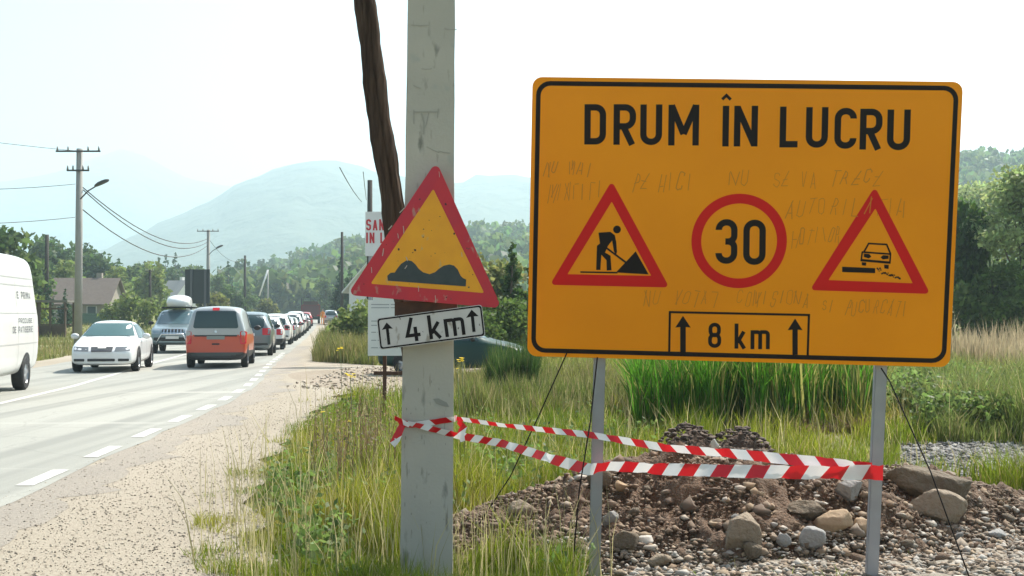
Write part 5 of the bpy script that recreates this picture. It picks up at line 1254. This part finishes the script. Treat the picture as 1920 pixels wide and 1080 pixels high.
def hatch(label, px, Y, head, color, length=4.2, H=1.48, Wd=1.74, X=None, facing=False, kind='hatch', cname=None, low=None):
    X = PX(px, Y) if X is None else X
    e = empty('car', (X, Y, float(rise(Y)) + .006), head + (math.pi if facing else 0)); tag(e, label, 'car', 'cars waiting in the queue' if not facing else None)
    L_, hw = length / 2, Wd / 2; belt = H * .60
    if kind == 'sedan':
        secs = [(-L_, .34, .62, .70, hw * .80, hw * .66), (-L_ + .12, .24, belt - .02, belt + .06, hw * .93, hw * .80), (-L_ + .75, .20, belt + .02, belt + .10, hw * .99, hw * .84), (-L_ + .98, .2, belt + .02, belt + .13, hw, hw * .80),
                (-L_ + 1.55, .19, belt + .02, H - .05, hw, hw * .70), (-.25, .18, belt, H, hw, hw * .72), (.35, .18, belt - .02, H - .03, hw, hw * .70), (1.0, .18, belt - .05, belt + .12, hw, hw * .80), (1.2, .18, belt - .07, belt + .03, hw * .995, hw * .84),
                (L_ - .45, .2, belt - .20, belt - .10, hw * .97, hw * .82), (L_ - .10, .22, .55, .62, hw * .88, hw * .74), (L_, .30, .48, .52, hw * .74, hw * .6)]
    else:
        secs = [(-L_, .36, .66, .76, hw * .84, hw * .66), (-L_ + .06, .26, belt, belt + .14, hw * .95, hw * .76), (-L_ + .28, .22, belt + .02, H - .22, hw * .985, hw * .70), (-L_ + .52, .2, belt + .02, H - .05, hw, hw * .74),
                (-.4, .18, belt, H, hw, hw * .76), (.25, .18, belt - .02, H - .03, hw, hw * .74), (.95, .18, belt - .04, belt + .16, hw, hw * .80), (1.2, .18, belt - .06, belt + .03, hw * .995, hw * .84),
                (L_ - .4, .2, belt - .16, belt - .05, hw * .97, hw * .82), (L_ - .08, .22, .56, .64, hw * .88, hw * .74), (L_, .30, .48, .52, hw * .74, hw * .6)]
    body, bv = car_body(secs, [color] + ([low] if low else []), split=.5 if low else None); link('body', body, None, e)
    wy = (-L_ + .78, L_ - .85)
    wheels(e, bv, wy, .31, hw + .005)
    if kind == 'sedan': pt('rear_window', bv, quad(-hw * .62, hw * .62, belt + .12, H - .10, .08), 'rear', .012, M_glass, e); tz = (belt - .16, belt - .02)
    else: pt('rear_window', bv, quad(-hw * .66, hw * .66, belt + .05, H - .13, .08), 'rear', .012, M_glass, e); tz = (belt - .22, belt + .04)
    pt('windscreen', bv, [(-hw * .74, belt + .10), (hw * .74, belt + .10), (hw * .62, H - .09), (-hw * .62, H - .09)], 'front', .012, M_glass, e)
    pt('side_window', bv, [(-L_ + (1.15 if kind == 'sedan' else .6), belt + .07), (.88, belt + .04), (.30, H - .12), (-L_ + (1.6 if kind == 'sedan' else .75), H - .13)], 'side+', .010, M_glass, e, both=True)
    pt('tail_lamp', bv, quad(hw * .60, hw * .92, *tz, .03), 'rear', .014, M_tail, e, both=True)
    pt('rear_bumper', bv, quad(-hw * .84, hw * .84, .28, .50, .05), 'rear', .012, M_plast, e)
    pt('number_plate', bv, quad(-.26, .26, belt - .26, belt - .15, .01), 'rear', .020, M_plate, e)
    pt('headlamp', bv, quad(hw * .46, hw * .84, .56, .70, .04), 'front', .012, M_head, e, both=True)
    pt('grille', bv, quad(-hw * .36, hw * .36, .52, .66, .03), 'front', .012, M_plast, e)
    mirrors(e, .85, belt + .10, hw - .02, M_plast)
    return e, bv

P_white = paint('white', (.76, .76, .75)); P_silver = paint('silver', (.42, .45, .47), .5); P_dark = paint('dark_grey', (.075, .09, .10), .3); P_orange = paint('orange', (.52, .062, .022)); P_red = paint('red', (.45, .03, .03)); P_green = mat('paint_dark_green', (.006, .04, .034), .4, spec=.35); P_blue = paint('blue', (.05, .08, .16), .3); P_sand = paint('sand', (.40, .38, .34), .3); P_grey = paint('mid_grey', (.17, .20, .21), .4)

# --- white sedan coming towards the camera
L_, hw, H = 2.28, .885, 1.43
e = empty('car', (PX(216, 34.4), 34.4, .006), math.pi + .17); tag(e, 'white sedan driving towards the camera in the left lane', 'car')
secs = [(-2.28, .34, .66, .74, .70, .58), (-2.16, .24, .84, .93, .82, .70), (-1.5, .2, .88, .98, .87, .72), (-1.25, .2, .88, 1.02, .88, .70), (-.62, .19, .88, 1.38, .885, .60), (0, .18, .87, 1.43, .885, .61), (.45, .18, .86, 1.40, .885, .60),
        (1.08, .18, .84, 1.00, .885, .74), (1.25, .18, .82, .93, .88, .76), (1.9, .19, .70, .80, .86, .74), (2.16, .2, .58, .68, .80, .66), (2.28, .26, .48, .56, .70, .56)]
body, bv = car_body(secs, [P_white]); link('body', body, None, e)
wheels(e, bv, (-1.32, 1.35), .32, .885)
pt('windscreen', bv, [(-.71, .99), (.71, .99), (.53, 1.345), (-.53, 1.345)], 'front', .012, mat('tinted_screen', (.05, .12, .12), .12, spec=.8), e)
pt('side_window', bv, [(-1.45, .95), (.98, .92), (.42, 1.31), (-.75, 1.31)], 'side+', .010, M_glass, e, both=True)
pt('rear_window', bv, quad(-.5, .5, 1.03, 1.3, .06), 'rear', .012, M_glass, e)
pt('headlamp', bv, [(.34, .58), (.74, .60), (.76, .71), (.36, .70)], 'front', .012, mat('lamp_glass', (.16, .17, .18), .15, .2), e, both=True)
g_ = pt('grille', bv, [(-.27, .57), (.27, .57), (.29, .70), (-.29, .70)], 'front', .014, M_plast, e)
for i in range(3): pt('bar', bv, quad(-.27, .27, .594 + i * .034, .600 + i * .034, .001), 'front', .019, M_rim, g_)
pt('badge', bv, quad(-.11, .11, .66, .74, .01), 'front', .024, M_plate, e)
pt('number_plate', bv, quad(-.26, .26, .41, .52, .01), 'front', .020, M_plate, e)
for x0, x1 in ((-.72, -.44), (-.36, .36), (.44, .72)): pt('air_intake', bv, quad(x0, x1, .315, .385, .015), 'front', .012, M_plast, e)
pt('bonnet_seam', bv, quad(-.02, .02, -1, -.9, .001) if False else [(-.60, 1.12), (.60, 1.12), (.60, 1.135), (-.60, 1.135)], 'top', .006, M_plast, e)
pt('tail_lamp', bv, quad(.5, .78, .68, .82, .03), 'rear', .012, M_tail, e, both=True)
for s in (1, -1): pt('door_seam', bv, [(-.15, .3), (-.135, .3), (-.135, .88), (-.15, .88)], 'side+' if s > 0 else 'side-', .005, M_plast, e)
mirrors(e, .72, .98, .87, P_white)

# --- orange and silver van at the end of the queue (rear view)
e = empty('van', (-9.12, 37.0, .006), .152); tag(e, 'orange and silver small van seen from behind, last in the queue', 'van', 'cars waiting in the queue')
secs = [(-2.2, .30, .92, 1.02, .78, .68), (-2.17, .26, 1.10, 1.62, .86, .66), (-2.08, .24, 1.12, 1.80, .885, .68), (-1.8, .22, 1.12, 1.84, .895, .71), (-.5, .2, 1.12, 1.85, .90, .72), (.45, .2, 1.08, 1.82, .90, .71), (.9, .2, 1.03, 1.45, .90, .74), (1.25, .2, .98, 1.12, .895, .80), (1.8, .22, .80, .94, .87, .76), (2.12, .24, .60, .72, .80, .68), (2.2, .3, .5, .58, .70, .58)]
mats_low = .46
body, bv = car_body(secs, [paint('van_silver', (.40, .41, .41), .3), P_orange, M_plast], split=.98); link('body', body, None, e)
wheels(e, bv, (-1.42, 1.35), .32, .895)
pt('rear_window', bv, fillet([(-.66, 1.19), (.66, 1.19), (.57, 1.70), (-.57, 1.70)], .05, True, 2), 'rear', .012, M_glass, e)
pt('brake_lamp', bv, quad(-.10, .10, 1.715, 1.79, .01), 'rear', .024, M_tail, e)
pt('tail_lamp', bv, quad(.70, .875, .72, 1.10, .04), 'rear', .014, M_tail, e, both=True)
pt('plate_recess', bv, quad(-.62, .62, .945, .99, .01), 'rear', .012, M_plast, e); pt('number_plate', bv, quad(-.26, .26, .86, .965, .01), 'rear', .020, mat('dusty_plate', (.22, .24, .22), .6), e)
pt('handle', bv, quad(-.11, .11, .70, .745, .01), 'rear', .016, M_plast, e); pt('rear_bumper', bv, quad(-.86, .86, .26, .475, .04), 'rear', .016, mat('grey_bumper', (.06, .07, .07), .6), e)
pt('badge', bv, circ(0, 1.09, .04, 10), 'rear', .016, M_chrome, e)
pt('side_window', bv, [(-.1, 1.20), (1.0, 1.16), (.55, 1.66), (-.1, 1.68)], 'side+', .010, M_glass, e, both=True)
pt('door_seam', bv, [(-.2, .35), (-.18, .35), (-.18, 1.7), (-.2, 1.7)], 'side+', .005, M_plast, e, both=True)
mirrors(e, 1.0, 1.17, .90, M_plast)
mats_low = .45

# --- silver off-roader with roof box
e = empty('car', (PX(335, 50.5), 50.5, .006), math.pi + .17); tag(e, 'silver off-road car with a white roof box following the white sedan', 'car')
secs = [(-2.3, .5, .95, 1.05, .8, .68), (-2.25, .38, 1.12, 1.5, .9, .72), (-2.1, .34, 1.14, 1.78, .93, .74), (-.5, .32, 1.14, 1.84, .94, .76), (.35, .32, 1.12, 1.80, .94, .74), (.95, .32, 1.10, 1.30, .94, .80), (1.15, .32, 1.08, 1.17, .93, .82), (1.95, .34, 1.0, 1.10, .91, .80), (2.22, .38, .85, .98, .84, .74), (2.3, .46, .75, .82, .78, .66)]
P_so = paint('pale_silver', (.22, .29, .32), .4); body, bv = car_body(secs, [P_so]); link('body', body, None, e); wheels(e, bv, (-1.4, 1.4), .38, .94, .24)
pt('windscreen', bv, [(-.76, 1.20), (.76, 1.20), (.62, 1.72), (-.62, 1.72)], 'front', .014, mat('tinted_screen_blue', (.06, .11, .13), .12, spec=.8), e)
pt('side_window', bv, [(-1.9, 1.2), (.9, 1.18), (.42, 1.70), (-1.8, 1.70)], 'side+', .010, M_glass, e, both=True)
gr = pt('grille', bv, quad(-.42, .42, .78, 1.0, .03), 'front', .014, M_plast, e)
for i in range(6): pt('bar', bv, quad(-.36 + i * .135, -.32 + i * .135, .80, .98, .005), 'front', .024, M_chrome, gr)
pt('headlamp', bv, quad(.50, .80, .82, .99, .03), 'front', .014, M_head, e, both=True); pt('lower_bumper', bv, quad(-.74, .74, .42, .66, .04), 'front', .016, M_plast, e); pt('number_plate', bv, quad(-.26, .26, .60, .71, .01), 'front', .03, M_plate, e)
tube('bull_bar', [(-.62, 2.36, .42), (-.42, 2.42, .80), (.42, 2.42, .80), (.62, 2.36, .42)], .035, M_chrome, e)
mirrors(e, .85, 1.25, .92, M_plast)
for yy in (-.9, .1): box('roof_rail', -.7, .7, yy - .02, yy + .02, 1.86, 1.93, M_plast, e)
rb = bmesh.new(); bmesh.ops.create_icosphere(rb, subdivisions=3, radius=1)
for v in rb.verts: v.co = Vector((max(-.8, min(.8, v.co.x * 1.05)) * .60, v.co.y * 1.1 - .35, 2.12 + max(-.55, v.co.z) * .33))
o = bm_obj('roof_box', rb, P_white, None, True); tag(o, 'white roof box strapped on the silver off-road car', 'roof box'); o.matrix_world = Matrix.Translation(e.location) @ Matrix.Rotation(e.rotation_euler.z, 4, 'Z')

# --- the queue ahead of the orange van
def qx(Y, off=1.15): return float(redge(Y)) - off
def qh(Y): return math.atan(-float(rslope(Y)))
mats_low = .45
hatch('silver roofed dark estate car directly ahead of the orange van', 0, 47.3, .158, P_grey, 4.5, 1.72, 1.82, X=-10.5)
hatch('white car with bright red tail lamp, third in the queue', 0, 55.0, .17, P_white, 4.1, 1.50, 1.70, X=-11.5, low=M_plast)
for i, (Y, c, l, k, H) in enumerate([(64, P_white, 'white high-roofed car with blue-tinted rear window, fourth in the queue', 'hatch', 1.66), (72.5, P_silver, 'silver car fifth in the queue', 'hatch', 1.5), (80.5, P_sand, 'sand coloured car sixth in the queue', 'sedan', 1.45), (89, P_white, 'white car seventh in the queue', 'hatch', 1.7),
                                  (98, P_white, 'white tall car eighth in the queue', 'hatch', 1.85), (108, P_dark, 'dark car ninth in the queue', 'hatch', 1.6), (119, P_silver, 'silver car tenth in the queue, small and hazy', 'sedan', 1.45), (131, P_red, 'red car eleventh in the queue, behind the red lorry', 'hatch', 1.6)]):
    hatch(l, 0, Y, qh(Y), c, 4.2, H, 1.74, X=qx(Y), kind=k)
hatch('pale car standing on the verge right of the queue, beside the worker', 0, 142, .16, P_silver, 4.3, 1.75, 1.8, X=PX(620, 142))
# --- red lorry with rack
Yt_ = 150; e = empty('lorry', (PX(583, Yt_), Yt_, float(rise(Yt_)) + .006), .16); tag(e, 'red lorry with a metal rack on its roof, far along the queue', 'lorry')
box('cargo_body', -1.2, 1.2, -3.2, 1.2, .9, 2.35, paint('dark_red', (.16, .022, .02)), e, .05); box('cab', -1.15, 1.15, 1.3, 3.0, .6, 2.5, P_red, e, .12); box('rear_door', -1.0, 1.0, -3.23, -3.205, 1.0, 2.25, paint('dull_red', (.10, .03, .03)), e); box('chassis', -.9, .9, -3.2, 2.9, .5, .88, M_plast, e)
for x in (-1.15, 0, 1.15):
    for y in (-3.1, -1, 1): box('rack_post', x - .03, x + .03, y - .03, y + .03, 2.352, 3.2, M_iron, e)
for z in (2.95, 3.2): box('rack_rail', -1.2, 1.2, -3.15, -3.09, z + .001, z + .06, M_iron, e)
box('load', -.9, .9, -2.9, 0, 2.353, 2.8, mat('brown_load', (.12, .08, .06), .9), e)
wheels(e, None, (-2.3, 2.1), .48, 1.15, .28, arch=False); box('tail_lamp', .8, 1.1, -3.24, -3.21, .95, 1.1, M_tail, e); box('tail_lamp', -1.1, -.8, -3.24, -3.21, .95, 1.1, M_tail, e)

# --- dark green parked car in the dirt entrance, side on, nose right
e = empty('car', (PX(853, 31.4), 31.4, float(G(PX(853, 31.4), 31.4)) + .06), -math.pi / 2 - .12); tag(e, 'dark green car parked side-on in the tall grass behind the concrete pole', 'car')
secs = [(-1.98, .34, .66, .76, .68, .54), (-1.9, .24, .86, .98, .78, .62), (-1.65, .22, .88, 1.22, .81, .58), (-1.3, .2, .88, 1.36, .83, .60), (-.4, .18, .87, 1.40, .83, .61), (.2, .18, .86, 1.37, .83, .60), (.85, .18, .84, .98, .83, .68), (1.1, .18, .82, .91, .825, .70), (1.65, .2, .70, .82, .80, .68), (1.9, .22, .56, .66, .74, .60), (1.98, .3, .48, .55, .64, .5)]
body, bv = car_body(secs, [P_green]); link('body', body, None, e); wheels(e, bv, (-1.2, 1.25), .29, .835)
pt('side_window', bv, [(-1.5, .93), (.78, .91), (.22, 1.29), (-1.25, 1.29)], 'side+', .010, M_glass, e, both=True); pt('windscreen', bv, [(-.66, .98), (.66, .98), (.5, 1.31), (-.5, 1.31)], 'front', .012, M_glass, e); pt('tail_lamp', bv, quad(.5, .72, .66, .84, .03), 'rear', .012, M_tail, e, both=True)
pt('headlamp', bv, quad(.36, .66, .56, .70, .03), 'front', .012, M_head, e, both=True); pt('bumper', bv, quad(-.66, .66, .28, .46, .03), 'front', .012, M_plast, e); pt('door_seam', bv, [(-.12, .3), (-.105, .3), (-.105, .88), (-.12, .88)], 'side+', .005, M_plast, e, both=True)
mirrors(e, .62, .97, .81, M_plast)

# --- white high-roof delivery van at the left edge
Rv = 24.4; e = empty('van', (PX(60, Rv) - 1.02, Rv - 1.75 + .45, .006), math.pi + .17); tag(e, 'white high-roofed delivery van cut off by the left edge of the photo', 'van')
secs = [(-2.87, .5, 1.35, 1.8, .94, .84), (-2.85, .38, 1.6, 2.66, .99, .80), (-2.74, .34, 1.6, 2.84, 1.0, .84), (-2.3, .34, 1.6, 2.88, 1.0, .85), (-1.0, .32, 1.6, 2.89, 1.0, .85), (.9, .32, 1.6, 2.85, 1.0, .85), (1.3, .32, 1.5, 2.35, 1.0, .80), (1.75, .32, 1.35, 1.75, .99, .84), (2.1, .32, 1.25, 1.38, .98, .86), (2.6, .34, .95, 1.1, .92, .80), (2.8, .4, .7, .8, .82, .7)]
P_van = mat('paint_van_white', (.66, .66, .64), .35, coat=.3, noise=(.9, (.56, .55, .52), .3)); body, bv = car_body(secs, [P_van]); link('body', body, None, e); wheels(e, bv, (-1.75, 1.9), .36, .99, .24)
for z in (2.20, 2.36): pt('roof_groove', bv, [(-2.7, z), (1.0, z), (1.0, z + .022), (-2.7, z + .022)], 'side-', .006, mat('groove_grey', (.38, .38, .37), .7), e)
for z in (.98, 1.62): pt('side_groove', bv, [(-2.7, z), (1.6, z), (1.6, z + .018), (-2.7, z + .018)], 'side-', .006, MATS['groove_grey'], e)
for y in (-2.35, -1.0, .5): pt('door_seam', bv, [(y, .45), (y + .015, .45), (y + .015, 2.3), (y, 2.3)], 'side-', .006, MATS['groove_grey'], e)
pt('tail_lamp', bv, quad(.82, .97, .9, 1.35, .03), 'rear', .014, M_tail, e, both=True); pt('rear_window', bv, quad(-.8, .8, 1.5, 2.1, .05), 'rear', .012, M_glass, e)
pt('windscreen', bv, [(-.82, 1.55), (.82, 1.55), (.7, 2.3), (-.7, 2.3)], 'front', .014, M_glass, e); pt('side_window', bv, [(.85, 1.6), (1.75, 1.55), (1.35, 2.15), (.85, 2.15)], 'side+', .01, M_glass, e, both=True)
pt('headlamp', bv, quad(.5, .82, .75, 1.0, .04), 'front', .014, M_head, e, both=True); mirrors(e, 1.6, 1.6, 1.0, M_plast)
# lettering on the side nearest the camera (local -x side): text runs from +y (front, photo left) to -y (rear, photo right)
def van_text(s_, y0, z0, hgt, wch, gap, m):
    y = y0
    for ch in s_:
        if ch != ' ':
            for pts, cl in glyph(ch, wch if ch != 'I' else wch * .3, hgt, hgt * .17):
                bm = bmesh.new(); F = Face(lambda u, v, l: Vector((u, v, 0))); F.bm.free(); F.bm = bm; F.stroke(pts, hgt * .17, 0, bool(cl))
                for v in bm.verts:
                    hh_ = bv.ray_cast(Vector((-5, y - v.co.x, z0 + v.co.y)), Vector((1, 0, 0))); v.co = (hh_[0] + Vector((-.008, 0, 0))) if hh_[0] else Vector((-1.01, y - v.co.x, z0 + v.co.y))
                bm_obj('letter', bm, m, e)
        y -= (wch if ch not in 'I' else wch * .3) + gap
M_vt = mat('van_print', (.14, .14, .15), .5)
van_text('E PRIMA', -1.10, 1.93, .15, .13, .055, M_vt)
van_text('PRODUSE', -1.02, 1.42, .10, .13, .045, M_vt)
van_text('DE PATISERIE', -.52, 1.22, .13, .115, .045, M_vt)

# --- road worker in orange
def person(X, Y, z, rz, label, cols):
    e = empty('person', (X, Y, z), rz); tag(e, label, 'person'); M_suit = mat('orange_overall', cols[0], .8); M_skin = mat('skin', (.5, .3, .22), .6)
    J = {0: (0, 0, .95), 1: (0, 0, 1.2), 2: (0, 0, 1.45), 3: (0, 0, 1.56), 4: (0, .02, 1.70), 5: (0, .01, 1.78), 6: (-.10, 0, .90), 7: (-.13, .05, .5), 8: (-.14, 0, .10), 9: (-.14, .16, .04), 10: (.10, 0, .90), 11: (.12, -.02, .5), 12: (.14, -.06, .10), 13: (.14, .1, .04),
         14: (-.19, 0, 1.42), 15: (-.26, .03, 1.14), 16: (-.24, .16, .92), 17: (-.22, .22, .86), 18: (.19, 0, 1.42), 19: (.27, .0, 1.14), 20: (.27, .1, .90), 21: (.27, .13, .82)}
    R_ = {0: .15, 1: .14, 2: .13, 3: .055, 4: .10, 5: .085, 6: .10, 7: .07, 8: .05, 9: .04, 10: .10, 11: .07, 12: .05, 13: .04, 14: .07, 15: .055, 16: .04, 17: .035, 18: .07, 19: .055, 20: .04, 21: .035}
    E = [(0, 1), (1, 2), (2, 3), (3, 4), (4, 5), (0, 6), (6, 7), (7, 8), (8, 9), (0, 10), (10, 11), (11, 12), (12, 13), (2, 14), (14, 15), (15, 16), (16, 17), (2, 18), (18, 19), (19, 20), (20, 21)]
    me = bpy.data.meshes.new('body'); me.from_pydata([J[i] for i in range(22)], E, []); o = bpy.data.objects.new('body', me); COL.objects.link(o)
    md = o.modifiers.new('k', 'SKIN'); 
    for i in range(22): me.skin_vertices[0].data[i].radius = (R_[i], R_[i] * .85); me.skin_vertices[0].data[i].use_root = i == 0
    s2 = o.modifiers.new('s', 'SUBSURF'); s2.levels = 2; s2.render_levels = 2
    dg = bpy.context.evaluated_depsgraph_get(); m2 = bpy.data.meshes.new_from_object(o.evaluated_get(dg)); bpy.data.objects.remove(o); m2.materials.clear(); m2.materials.append(M_suit); m2.materials.append(M_skin)
    for p in m2.polygons: p.use_smooth = True; p.material_index = 1 if (p.center.z > 1.56 or (p.center.z < .92 and abs(p.center.x) > .2)) else 0
    link('body', m2, None, e)
    bm = bmesh.new(); bmesh.ops.create_icosphere(bm, subdivisions=2, radius=.115); bmesh.ops.delete(bm, geom=[v for v in bm.verts if v.co.z < .01], context='VERTS'); bmesh.ops.translate(bm, verts=bm.verts[:], vec=(0, .01, 1.745)); bm_obj('hair', bm, M_iron, e, True)
    return e
Yp_ = 139; person(PX(605, Yp_), Yp_, float(rise(Yp_)) + .05, math.pi, 'person in orange overalls standing at the edge of the road beside the queue', [(.80, .25, .02)])

# ------------------------------------------------------------------ haze
hb = box('haze', -5600, 5600, -1700, 6000, -2.5, 620, None)
hm = bpy.data.materials.new('haze_air'); hm.use_nodes = True; nt = hm.node_tree; nt.nodes.remove(nt.nodes['Principled BSDF']); pv = nt.nodes.new('ShaderNodeVolumePrincipled')
pv.inputs['Color'].default_value = HAZE_COLOR; pv.inputs['Density'].default_value = HAZE_DENSITY; pv.inputs['Anisotropy'].default_value = .35
nt.links.new(pv.outputs[0], nt.nodes['Material Output'].inputs['Volume']); hb.data.materials.clear(); hb.data.materials.append(hm); tag(hb, 'bluish white summer haze filling the valley', kind='stuff')
